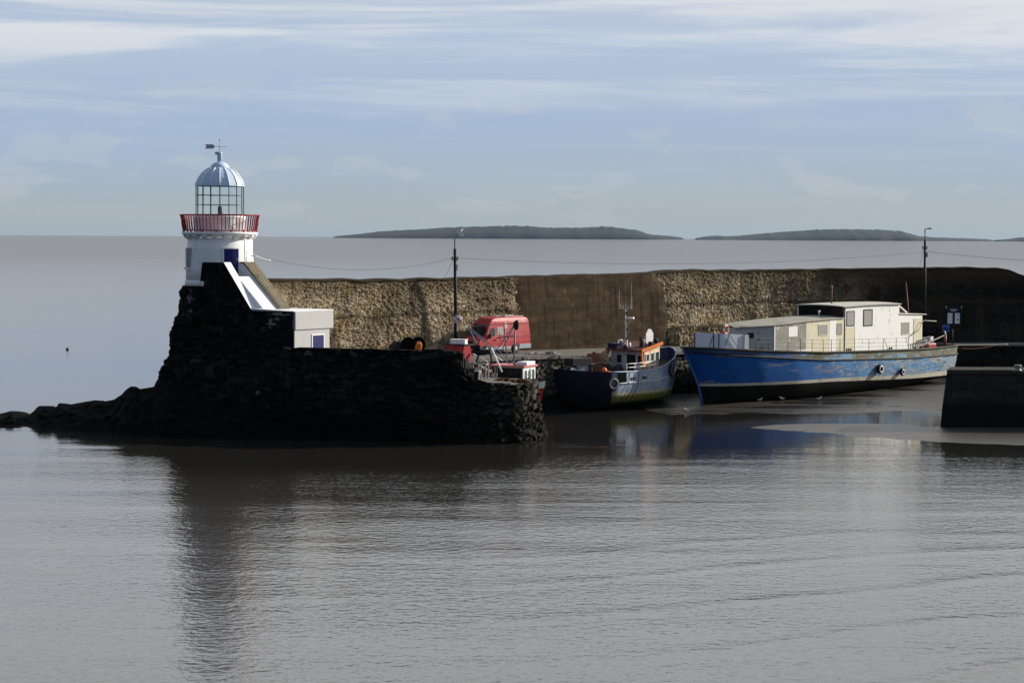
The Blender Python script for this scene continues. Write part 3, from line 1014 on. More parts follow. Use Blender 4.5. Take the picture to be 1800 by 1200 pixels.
# low stone footing along the lit right part
mb = MB()
fb, ft = [], []
for p, n in zip(WALL, WN):
    if 13.0 < p.x < 44:
        b = Vector((p.x, p.y, 0)) + n*1.15
        fb.append(Vector((b.x, b.y, qz(b.x)-0.2)))
        t_ = Vector((p.x, p.y, 0)) + n*0.8
        ft.append(Vector((t_.x, t_.y, qz(p.x) + 1.55 + 0.1*nz(p.x, 3))))
f0 = Vector((WALL[9].x+0.3, WALL[9].y+0.2, 0)) + WN[9]*0.3
fb.insert(0, Vector((f0.x, f0.y, fb[0].z)))
ft.insert(0, Vector((f0.x-0.05, f0.y+0.1, ft[0].z)))
stone_sheet(mb, fb, ft, 0.11, 0.26, 0.36, 0.20, seed=77, rough=0.08, toprough=0.15, rubble=True)
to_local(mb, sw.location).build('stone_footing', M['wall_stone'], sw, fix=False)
mb = MB()
mb.grid([[a + Vector((0, 0, 0.0)) for a in ft], [Vector((a.x-0.5, a.y+0.75, a.z+0.25)) for a in ft]])
to_local(mb, sw.location).build('footing_top', M['wall_top'], sw)

# ------------------------------------------------------------------ jetty at the right
jt = atz(1653, 751, 0.0)
jty = thing('concrete_jetty', 'dark concrete jetty block in the right foreground with sloping end', 'jetty', (jt.x, jt.y, 0))
mb = MB()
w_, h_ = 32.0, 4.02
rows = []
for z, ins in ((-0.6, -0.1), (0.0, 0.0), (1.5, 0.12), (3.0, 0.32), (3.72, 0.40)):
    rows.append([(ins, ins*0.4, z), (w_, ins*0.4-0.8, z), (w_, 3.6, z), (ins+1.1, 3.6, z)])
mb.grid(rows, smooth=False, closed=True)
bt = mb.build('wall', M['jetty'], jty)
mb = MB()
for i in range(14):
    xa, ya = 0.41 + i*2.3, 0.14 - 0.058*i
    mb.prism([(xa, ya), (xa+2.27, ya-0.058), (xa+2.27+0.95, ya+3.0), (xa+0.95, ya+3.06)], 3.722 + rnd.uniform(-0.01, 0.01), 4.0 + rnd.uniform(-0.012, 0.012))
mb.build('coping', M['jetty_cope'], jty, bevel=0.03)
bp0 = atz(1789, 652, 4.01)
bol = thing('mooring_bollard', 'squat pale green mooring bollard on the dark jetty at the right edge', 'bollard', (bp0.x, bp0.y, 4.0))
mb = MB()
mb.lathe([(0.27, 0), (0.25, 0.08), (0.20, 0.12), (0.19, 0.26), (0.24, 0.32), (0.27, 0.38), (0.24, 0.43)], 20)
mb.build('post', paint('bollard_paint', (0.20, 0.25, 0.23), 0.5, 0.3, 4.0, (0.12, 0.07, 0.04), 0.35, 5.0), bol)
mb = MB()
mb.lathe([(0.36, 0.0), (0.36, 0.035)], 20)
mb.build('base_plate', M['black_metal'], bol)

# ------------------------------------------------------------------ lighthouse
lh = thing('lighthouse', 'white round lighthouse with grey dome, weather vane and red gallery railing', 'lighthouse', (LC.x, LC.y, 9.47))
Z0 = 9.47


def zz(y):
    return 13 - (y - 413.8)/25.26 - Z0


mb = MB()
mb.lathe([(2.36, zz(493)), (2.33, zz(470)), (2.25, zz(440)), (2.23, zz(418))], 64)
mb.build('tower', M['white_render'], lh)
mb = MB()
mb.lathe([(2.44, 0.0), (2.43, zz(493.5)), (2.38, zz(492))], 64)
mb.build('plinth', M['white_render'], lh)


def polar(deg, r, z):
    a = R(deg)
    return Vector((r*math.sin(a), -r*math.cos(a), z))


def curved_panel(mb, d0, d1, r0, r1, z0, z1, n=8):
    rows = []
    for (r_, z_) in ((r0, z0), (r1, z0), (r1, z1), (r0, z1)):
        rows.append([polar(d0+(d1-d0)*i/n, r_, z_) for i in range(n+1)])
    rows.append(rows[0])
    mb.grid(rows, smooth=False)
    for i in (0, n):
        b = len(mb.v)
        mb.v += [rows[k][i] for k in range(4)]
        mb.f.append([b, b+1, b+2, b+3]); mb.sm.append(False)


mb = MB()
curved_panel(mb, 15, 40, 2.1, 2.385, zz(492), zz(437))
do = mb.build('door', M['blue_door'], lh)
mb = MB()
for d0, d1, z0, z1 in ((13.4, 15, zz(492), zz(435)), (40, 41.6, zz(492), zz(435)), (15, 40, zz(437), zz(435))):
    curved_panel(mb, d0, d1, 2.1, 2.41, z0, z1)
mb.build('door_frame', M['white_render'], do)
mb = MB()
mb.tube([polar(37, 2.38, zz(458)), polar(37, 2.43, zz(457)), polar(37, 2.43, zz(453)), polar(37, 2.38, zz(452))], 0.015, 6)
mb.build('handle', M['galv'], do)
mb = MB()
curved_panel(mb, -78, -52, 2.1, 2.345, zz(470), zz(437))
wo_ = mb.build('window', paint('dull_blue_glass', (0.10, 0.12, 0.14), 0.2, 0.2, 3.0), lh)  # one even blue-grey glass colour
mb = MB()
for d0, d1, z0, z1 in ((-79.5, -78, zz(470), zz(436)), (-52, -50.5, zz(470), zz(436)), (-78, -52, zz(437), zz(435.5)), (-66, -64.5, zz(470), zz(437)), (-78, -52, zz(454), zz(453))):
    curved_panel(mb, d0, d1, 2.12, 2.37, z0, z1)
mb.build('window_frame', M['grey_metal'], wo_)
mb = MB()
curved_panel(mb, -82, -50, 2.15, 2.50, zz(473.5), zz(470))
mb.build('sill', M['white_render'], wo_)
# rain pipe and cable bracket on the lit side
mb = MB()
mb.tube([polar(59, 2.30, zz(418)), polar(59, 2.31, zz(440)), polar(59, 2.40, zz(470))], 0.03, 6)
mb.build('pipe', M['white_paint'], lh)
mb = MB()
mb.bar(polar(80, 2.2, zz(449)), polar(80, 2.5, zz(449)), 0.06)
mb.lathe([(0.05, 0), (0.07, 0.05), (0.05, 0.14)], 8, M=Matrix.Translation(polar(80, 2.45, zz(449))))
mb.build('cable_bracket', M['grey_metal'], lh)
# cornice with corbels
mb = MB()
mb.lathe([(2.24, zz(416.5)), (2.52, zz(412.5)), (2.60, zz(412)), (2.62, zz(408.3)), (2.55, zz(408))], 64)
co = mb.build('gallery_deck', M['white_render'], lh)
mb = MB()
mb.prism([(2.15, zz(420.5)), (2.30, zz(420.5)), (2.53, zz(415)), (2.53, zz(411.9)), (2.15, zz(411.9))], -0.14, 0.14)
mb.v = [Vector((v.z, -v.x, v.y)) for v in mb.v]
cb = mb.build('corbel', M['white_render'], co)
for k in range(1, 20):
    c = dup(cb, co)
    c.rotation_euler = (0, 0, R(18*k))
# railing
rail = MB()
rail.torus((0, 0, zz(378)), 2.73, 0.035, (0, 0, 1), 64, 8)
rail.torus((0, 0, zz(405.3)), 2.54, 0.03, (0, 0, 1), 64, 8)
ra = rail.build('railing', M['red_rail'], lh)
mb = MB()
prof = [(2.54, zz(405.3)), (2.55, zz(402)), (2.60, zz(396)), (2.625, zz(390)), (2.64, zz(385)), (2.69, zz(381)), (2.73, zz(378))]
mb.tube([polar(0, r_, z_) for r_, z_ in prof], 0.031, 6)
bal = mb.build('baluster', M['red_rail'], ra)
for k in range(1, 64):
    c = dup(bal, ra)
    c.rotation_euler = (0, 0, R(360/64*k))
mb = MB()
mb.bar(polar(3, 2.54, zz(409)), polar(3, 2.54, zz(404)), 0.09)
ps = mb.build('railing_foot', M['red_rail'], ra)
for k in range(1, 16):
    c = dup(ps, ra)
    c.rotation_euler = (0, 0, R(22.5*k))
# lantern
mb = MB()
mb.lathe([(1.80, zz(408)), (1.80, zz(384)), (1.84, zz(383.5)), (1.84, zz(380.5)), (1.66, zz(380))], 48)
dr = mb.build('lantern_drum', paint('drum_blush_white', (0.78, 0.72, 0.74), 0.6, 0.05, 1.0, (0.6, 0.52, 0.5), 0.15, 1.0), lh)
mb = MB()
curved_panel(mb, 18, 44, 1.7, 1.83, zz(405), zz(381.5))
mb.build('hatch', M['white_paint'], dr)
RG = 1.635
FA = [8.3 + 22.5*k for k in range(16)]
mb = MB()
for k, a in enumerate(FA):
    mb.bar(polar(a, RG, zz(381)), polar(a, RG, zz(326.5)), 0.05, 0.06)
    b = FA[(k+1) % 16]
    for y in (379.5, 360.5, 343.7, 327.5):
        mb.bar(polar(a, RG, zz(y)), polar(b, RG, zz(y)), 0.05 if y in (379.5, 327.5) else 0.038)
fr = mb.build('lantern_frame', M['frame_grey'], lh)
for k, a in enumerate(FA):
    mb = MB()
    b = FA[(k+1) % 16]
    p = [polar(a, RG-0.005, zz(379.5)), polar(b, RG-0.005, zz(379.5)), polar(b, RG-0.005, zz(327.5)), polar(a, RG-0.005, zz(327.5))]
    mb.add(p, [(0, 1, 2, 3)])
    mb.build('glass_pane', M['glass'], fr)
mb = MB()
mb.lathe([(0.10, zz(382)), (0.30, zz(381.5)), (0.09, zz(379.5)), (0.08, zz(377)), (0.16, zz(376.4)), (0.14, zz(374.5)), (0.15, zz(366)), (0.11, zz(362.8)), (0.04, zz(362.5))], 16)
mb.box((0.14, -0.02, zz(373.5)), (0.16, 0.06, 0.05))
mb.build('lamp', M['black_metal'], lh)
mb = MB()
mb.lathe([(1.5, zz(381.8)), (1.5, zz(381.0))], 24)
mb.build('lantern_floor', M['grey_metal'], lh)
dome_prof = [(1.70, 327.8), (1.69, 326.3), (1.60, 320), (1.45, 312.5), (1.24, 305.5), (0.98, 299.5), (0.72, 295.6)]
mb = MB()
for k, a in enumerate(FA):
    b = FA[(k+1) % 16]
    for (r0, y0), (r1, y1) in zip(dome_prof, dome_prof[1:]):
        mb.add([polar(a, r0, zz(y0)), polar(b, r0, zz(y0)), polar(b, r1, zz(y1)), polar(a, r1, zz(y1))], [(0, 1, 2, 3)])
dm = mb.build('dome', M['dome_grey'], lh)
mb = MB()
mb.tube([polar(FA[0], r_+0.012, zz(y)) for r_, y in dome_prof[1:]], 0.028, 6)
rib = mb.build('rib', M['white_paint'], dm)
for k in range(1, 16):
    c = dup(rib, dm)
    c.rotation_euler = (0, 0, R(22.5*k))
mb = MB()
mb.lathe([(0.62, zz(297.5)), (0.68, zz(296)), (0.67, zz(294.5)), (0.60, zz(291.5)), (0.46, zz(288)), (0.28, zz(286)), (0.17, zz(285.4))], 32)
mb.build('dome_cap', M['dome_grey'], lh)
mb = MB()
mb.lathe([(0.17, zz(286.5)), (0.165, zz(270)), (0.17, zz(269.6)), (0.10, zz(268))], 20)
ve = mb.build('ventilator', M['dome_grey'], lh)
mb = MB()
mb.tube([(0.0, 0, zz(270.2)), (-0.20, 0, zz(270.2)), (-0.31, 0, zz(271.2))], [0.11, 0.11, 0.10], 10)
mb.build('vent_hood', M['grey_metal'], ve)
mb = MB()
mb.tube([(0, 0, zz(269)), (0, 0, zz(248))], 0.022, 6)
mb.ball((0, 0, zz(247)), (0.055, 0.055, 0.055))
vn = mb.build('weather_vane', M['grey_metal'], lh)
mb = MB()
yv = zz(258.7)
mb.tube([(-0.5, 0, yv), (0.40, 0, yv)], 0.018, 6)
mb.tube([(0.38, 0, yv), (0.48, 0, yv)], [0.045, 0.002], 8)
m2_ = TX([(-1.02, yv+0.15), (-0.46, yv+0.15), (-0.32, yv), (-0.46, yv-0.15), (-1.02, yv-0.15), (-0.92, yv)], -0.012, 0.012)
mb.add(m2_.v, m2_.f)
mb.build('arrow', M['grey_metal'], vn)

# ------------------------------------------------------------------ stair to the lighthouse door and the store hut
RZL = math.atan2(U.y, U.x)
st_ = thing('stair', 'steep white stair between stone parapets climbing to the lighthouse door', 'stair', (LC.x, LC.y, 7.0), RZL)
HR = 8.02         # roof level of the hut


def zl(z):
    return z - 7.0


TX([(0.62, zl(11.17)), (2.72, zl(11.17)), (5.15, zl(8.12)), (8.8, zl(8.0)), (8.8, zl(5.0)), (-0.3, zl(5.0)), (0.1, zl(7.4))], -2.33, -1.90).build('wall_core', M['void'], st_)
fu = [(-0.25, 0.62, 11.16), (0.5, 1.3, 11.16), (1.4, 2.0, 11.16), (2.3, 2.70, 11.16), (3.4, 3.55, 10.13), (4.4, 4.45, 9.0), (5.1, 5.14, 8.12), (6.4, 6.4, 8.06), (7.6, 7.6, 8.03), (8.82, 8.82, 8.01)]
mb = MB()
stone_sheet(mb, [Vector((a_, -2.46, zl(5.2))) for a_, b_, z_ in fu], [Vector((b_, -2.41, zl(z_))) for a_, b_, z_ in fu], 0.11, 0.28, 0.50, 0.10, seed=41, wob=0.3, rough=0.05)
mb.build('front_wall', M['dark_stone'], st_, fix=False)
mb = MB()
mb.add([Vector((-0.25, -2.46, zl(5.2))), Vector((0.62, -2.41, zl(11.16))), Vector((0.62, -1.92, zl(11.16))), Vector((-0.25, -1.92, zl(5.2)))], [(0, 1, 2, 3)])
mb.attr = [(0.4, 1, 0.3, 1)]*4
mb.build('wall_end', M['dark_stone'], st_)
mb = TX([(2.72, zl(11.185)), (5.15, zl(8.135)), (8.9, zl(8.03)), (8.9, zl(8.005)), (5.15, zl(8.1)), (2.72, zl(11.15))], -2.50, -1.84)
mb.build('white_coping', M['step_white'], st_)
mb = TX([(1.6, zl(10.22)), (3.44, zl(10.22)), (5.78, zl(8.07)), (5.72, zl(5.0)), (1.6, zl(5.0))], -1.90, -0.50)
mb.build('ramp', M['step_white'], st_)
mb = TX([(2.3, zl(11.10)), (2.60, zl(11.08)), (5.86, zl(8.04)), (5.9, zl(6.0)), (2.3, zl(6.0))], -0.50, 0.50)
mb.build('back_wall', M['white_render'], st_)
mb = TX([(2.3, zl(11.20)), (2.70, zl(11.20)), (5.98, zl(8.10)), (5.90, zl(8.02)), (2.66, zl(11.10)), (2.3, zl(11.10))], -0.53, 0.56)
mb.build('mossy_coping', M['parapet_top'], st_)
mb = MB()
mb.tube([(3.7, -0.2, zl(10.45)), (6.0, -0.2, zl(8.28))], 0.03, 6)
for u_, z_ in ((3.8, 10.36), (4.9, 9.32), (5.9, 8.38)):
    mb.tube([(u_, -0.2, zl(z_-0.28)), (u_, -0.2, zl(z_))], 0.02, 6)
mb.build('handrail', M['rope_pale'], st_)

hut = thing('store_hut', 'small flat roofed white store hut with low blue door at the foot of the stair', 'hut', (LC.x, LC.y, 4.0), RZL)
U0, U1 = 5.3, 8.95
mb = MB()
mb.span((U0, -2.32, 0.0), (U1-0.08, 1.25, 2.78))
mb.build('lower_wall', M['lime_wash'], hut, bevel=0.02)
mb = MB()
mb.span((U0-0.1, -2.33, 2.78), (U1, 1.58, 4.0))
mb.build('upper_wall', M['lime_wash'], hut, bevel=0.05)
mb = MB()
mb.span((U0-0.1, -2.47, 4.0), (U1+0.01, 1.60, 4.05))
mb.build('roof', M['white_paint'], hut, bevel=0.015)
mb = MB()
mb.span((U1-0.10, -0.52, 0.25), (U1-0.05, 0.62, 2.36))
dd = mb.build('door', M['blue_door'], hut)
mb = MB()
mb.span((U1-0.10, 0.62, 0.25), (U1-0.04, 0.70, 2.44))
mb.span((U1-0.10, -0.60, 0.25), (U1-0.04, -0.52, 2.44))
mb.span((U1-0.10, -0.52, 2.36), (U1-0.04, 0.62, 2.44))
mb.build('door_frame', M['white_paint'], dd)

# ------------------------------------------------------------------ lamp posts, cables
def lamp_post(px, D, ytop, lab, boxdx, armlen):
    b = at(px, 600, D)
    z0 = qz(b.x)
    o = thing('lamp_post', lab, 'lamp post', (b.x, b.y, z0), group='lamp posts along the quay')
    H_ = at(px, ytop, D).z - z0
    mb = MB()
    mb.tube([(0.10, 0, -0.1), (0.06, 0, H_*0.45), (0, 0, H_-1.05)], [0.14, 0.13, 0.11], 12)
    mb.build('pole', M['black_metal'], o)
    mb = MB()
    mb.tube([(0, 0, H_-1.3), (-0.02, 0, H_-0.12), (0.04, 0, H_-0.02)], 0.05, 8)
    mb.tube([(0.0, 0, H_-0.03), (armlen, 0, H_+0.03)], 0.04, 8)
    up_ = mb.build('upper_pole', M['pole_grey'], o)
    mb = MB()
    mb.box((armlen+0.10, 0, H_+0.03), (0.42, 0.22, 0.13), taper=0.75)
    hd = mb.build('lamp_head', M['galv'], o, bevel=0.03)
    mb = MB()
    mb.box((armlen+0.12, 0, H_-0.055), (0.30, 0.15, 0.05))
    mb.build('lens', M['white_paint'], hd)
    mb = MB()
    mb.box((boxdx, -0.06, H_-2.45), (0.16, 0.20, 0.46))
    mb.build('junction_box', M['galv'], o, bevel=0.02)
    mb = MB()
    for dz in (-1.75, -1.9):
        mb.bar((-0.22, 0, H_+dz), (0.22, 0, H_+dz), 0.05)
        for dx in (-0.2, 0.2):
            mb.lathe([(0.045, 0), (0.06, 0.05), (0.03, 0.12)], 8, M=Matrix.Translation((dx, 0, H_+dz)))
    mb.build('cable_bracket', M['black_metal'], o)
    return o, Vector((b.x, b.y, z0+H_))


lp1, top1 = lamp_post(799, 146.8, 413.5, 'black lamp post with white gull on its head, behind the red van', 0.17, 0.34)
lp2, top2_ = lamp_post(1623, 180.5, 402, 'black lamp post rising behind the stern of the blue hulk, without a gull', 0.20, 0.30)


def cable(name, label, a, b, sag, r=0.014, mat='cable', cat='cable', n=24):
    a, b = Vector(a), Vector(b)
    pts = []
    for i in range(n+1):
        k = i/n
        p = a.lerp(b, k)
        p.z -= sag*4*k*(1-k)
        pts.append(p)
    mb = MB()
    mb.tube([p-a for p in pts], r, 6)
    o = mb.build(name, M[mat])
    o.location = a
    return tag(o, label, cat)


lhp = LC + polar(80, 2.5, 9.47+zz(449)) * 1.0
lhp = Vector((LC.x + math.sin(R(80))*2.5, LC.y - math.cos(R(80))*2.5, 9.47+zz(448.5)))
wp = at(476, 457, 134.5)
cable('overhead_cable', 'overhead cable sagging from the lighthouse wall to the nearer lamp post', lhp, top1 + Vector((-0.2, 0, -1.75)), 0.95, 0.013)
cable('cable_sleeve', 'short white sleeve round the cable where it leaves the lighthouse', lhp + Vector((0, 0, 0.01)), at(476, 457.5, 133.3), 0.04, 0.035, 'white_paint', 'cable sleeve', 8)
cable('overhead_cable', 'long overhead cable strung between the two lamp posts above the sea wall', top1 + Vector((0.2, 0, -1.75)), top2_ + Vector((-0.2, 0, -2.2)), 0.75, 0.013)
cable('overhead_cable', 'overhead cable running from the farther lamp post out of the right edge', top2_ + Vector((0.2, 0, -2.15)), at(1990, 461, 190), 0.35, 0.018)
p_ = top1 + Vector((-0.15, 0, -1.9))
e_ = at(781, 492, 149.0)
cable('stay_wire', 'thin stay wire from the gull topped lamp post down to the wall top', p_, Vector((e_.x, wall_y(e_.x)+0.3, e_.z)), 0.0, 0.010)
p_ = top2_ + Vector((-0.15, 0, -2.0))
e_ = at(1615, 473, 184.2)
cable('stay_wire', 'thin stay wire from the farther lamp post down to the wall top', p_, e_, 0.0, 0.010)

# round prohibition sign on the nearer pole
sg_ = at(805, 561, 146.5)
sign = thing('round_sign', 'round white no swimming sign on the lamp post left of the red van', 'sign', (sg_.x, sg_.y, sg_.z))
Mx = Matrix.Rotation(PI/2, 4, 'X')
mb = MB()
mb.lathe([(0.36, 0), (0.36, 0.02)], 32, M=Mx)
mb.build('plate', M['white_paint'], sign)
mb = MB()
mb.torus((0, -0.025, 0), 0.335, 0.022, (0, 1, 0), 32, 8)
mb.build('rim', paint('faded_red_rim', (0.55, 0.22, 0.2), 0.5), sign)
mb = MB()
mb.bar((-0.24, -0.03, 0.24), (0.24, -0.03, -0.24), 0.02, 0.06)
mb.ball((0.10, -0.03, 0.05), (0.055, 0.014, 0.055))
mb.bar((-0.20, -0.032, -0.02), (0.06, -0.032, 0.03), 0.012, 0.06)
mb.bar((-0.22, -0.032, -0.13), (0.2, -0.032, -0.10), 0.012, 0.035)
mb.build('symbol', M['black_metal'], sign)
mb = MB()
mb.box((-0.14, 0.10, 0), (0.2, 0.16, 0.08))
mb.build('bracket', M['galv'], sign)
stp = thing('notice_strip', 'narrow white strip fixed low on the lamp post under the round sign', 'sign', tuple(at(804, 576, 146.6)))
mb = MB()
mb.box((0, 0, 0), (0.09, 0.03, 0.5))
mb.build('plate', M['white_paint'], stp)


def make_gull(loc, rz, label, group=None, s=1.0):
    o = thing('seagull', label, 'gull', loc, rz, group)
    o.scale = (s, s, s)
    mb = MB()
    rings = [(-0.27, 0.155, 0.010, 0.012), (-0.20, 0.165, 0.035, 0.03), (-0.10, 0.18, 0.065, 0.06), (0.0, 0.19, 0.078, 0.078), (0.09, 0.205, 0.068, 0.07), (0.14, 0.245, 0.046, 0.05), (0.16, 0.29, 0.038, 0.04), (0.185, 0.325, 0.040, 0.042), (0.215, 0.325, 0.030, 0.032), (0.235, 0.318, 0.014, 0.016)]
    rows = []
    for x, z, ry, rz_ in rings:
        rows.append([(x, ry*math.cos(2*PI*k/12), z + rz_*math.sin(2*PI*k/12)) for k in range(12)])
    mb.grid(rows, closed=True)
    mb.build('body', M['gull_white'], o)
    mb = MB()
    mb.tube([(0.228, 0, 0.318), (0.265, 0, 0.312), (0.282, 0, 0.300)], [0.012, 0.009, 0.003], 8)
    mb.build('beak', M['beak'], o)
    for sgn in (-1, 1):
        mb = MB()
        mb.add([(0.08, sgn*0.066, 0.235), (0.0, sgn*0.084, 0.245), (-0.16, sgn*0.06, 0.215), (-0.36, sgn*0.022, 0.18), (-0.16, sgn*0.072, 0.165), (0.0, sgn*0.088, 0.165), (0.075, sgn*0.074, 0.185),
                (0.02, 0, 0.275), (-0.15, 0, 0.225)], [(0, 1, 5, 6), (1, 2, 4, 5), (2, 3, 4), (0, 7, 1), (1, 7, 8, 2), (2, 8, 3)])
        mb.build('wing', M['gull_grey'], o)
        mb = MB()
        mb.tube([(0.02, sgn*0.03, 0.13), (0.0, sgn*0.03, 0.06), (0.01, sgn*0.03, 0.0)], 0.008, 6)
        mb.add([(0.01, sgn*0.03, 0.006), (0.07, sgn*0.03+0.03, 0.002), (0.07, sgn*0.03-0.03, 0.002)], [(0, 1, 2)])
        mb.build('leg', M['beak'], o)
    return o


M['gull_white'] = paint('gull_white', (0.85, 0.85, 0.84), 0.7, 0.03)
M['gull_grey'] = paint('gull_grey_wing', (0.32, 0.34, 0.37), 0.7, 0.1, 6.0)
M['beak'] = paint('gull_yellow', (0.6, 0.38, 0.08), 0.5, 0.1)
make_gull((top1.x+0.38, top1.y, top1.z+0.09), R(25), 'white gull perched on the nearer lamp post above the quay', s=1.25)

# ------------------------------------------------------------------ notices on the shaded wall
def on_wall(px, py, off):
    p = at(px, py, 184)
    y = wall_y(p.x) - off
    return at(px, py, y)


nb_ = on_wall(1676, 556, 0.55)
nbd = thing('notice_board', 'dark notice board with two pale notices and a lettered heading on the shaded wall', 'notice board', tuple(nb_))
mb = MB()
mb.box((0, 0, 0), (1.62, 0.06, 1.9))
mb.build('board', paint('navy_board', (0.012, 0.014, 0.028), 0.5, 0.1), nbd, bevel=0.02)
for k, (dx, hh) in enumerate(((-0.34, 1.0), (0.36, 1.0))):
    mb = MB()
    mb.box((dx, -0.045, -0.18), (0.46, 0.02, hh))
    nt_ = mb.build('notice', M['white_paint'], nbd)
    mb = MB()
    if k:
        mb.box((dx+0.06, -0.06, 0.10), (0.16, 0.008, 0.09))
        mb.box((dx+0.06, -0.06, -0.30), (0.16, 0.008, 0.16))
    else:
        for i in range(5):
            mb.box((dx, -0.06, 0.18-0.16*i), (0.32, 0.008, 0.03))
    mb.build('print', paint('notice_print', (0.10, 0.13, 0.3) if k else (0.45, 0.45, 0.45), 0.6), nt_)
mb = MB()
for i in range(9):
    mb.box((-0.30+0.075*i, -0.04, 0.66), (0.05, 0.008, 0.07))
for i in range(6):
    mb.box((-0.22+0.085*i, -0.04, 0.53), (0.06, 0.008, 0.05))
mb.build('heading', M['white_paint'], nbd)
for dx in (-0.74, 0.74):
    mb = MB()
    mb.box((dx, -0.08, 0.90), (0.09, 0.12, 0.22))
    mb.build('fixing', M['rope_pale'], nbd)
mb = MB()
for dx in (-0.6, 0.6):
    mb.box((dx, 0.25, 0), (0.08, 0.5, 0.08))
mb.build('bracket', M['black_metal'], nbd)
bs = on_wall(1662.5, 577, 0.62)
bsn = thing('blue_sign', 'square blue safety sign with a round blue symbol beside the shaded wall', 'sign', tuple(bs))
mb = MB()
mb.box((0, 0, 0), (0.68, 0.03, 0.68))
mb.build('plate', paint('blue_sign_plate', (0.10, 0.20, 0.34), 0.45, 0.05), bsn)
mb = MB()
mb.lathe([(0.27, 0), (0.27, 0.012)], 32, M=Matrix.Translation((0, -0.018, 0)) @ Mx)
mb.build('symbol', paint('blue_symbol', (0.015, 0.06, 0.42), 0.45, 0.05), bsn)
mb = MB()
zb = qz(bs.x) - bs.z
mb.tube([(0, 0.06, zb), (0, 0.06, 0.36)], 0.035, 8)
mb.build('post', M['black_metal'], bsn)

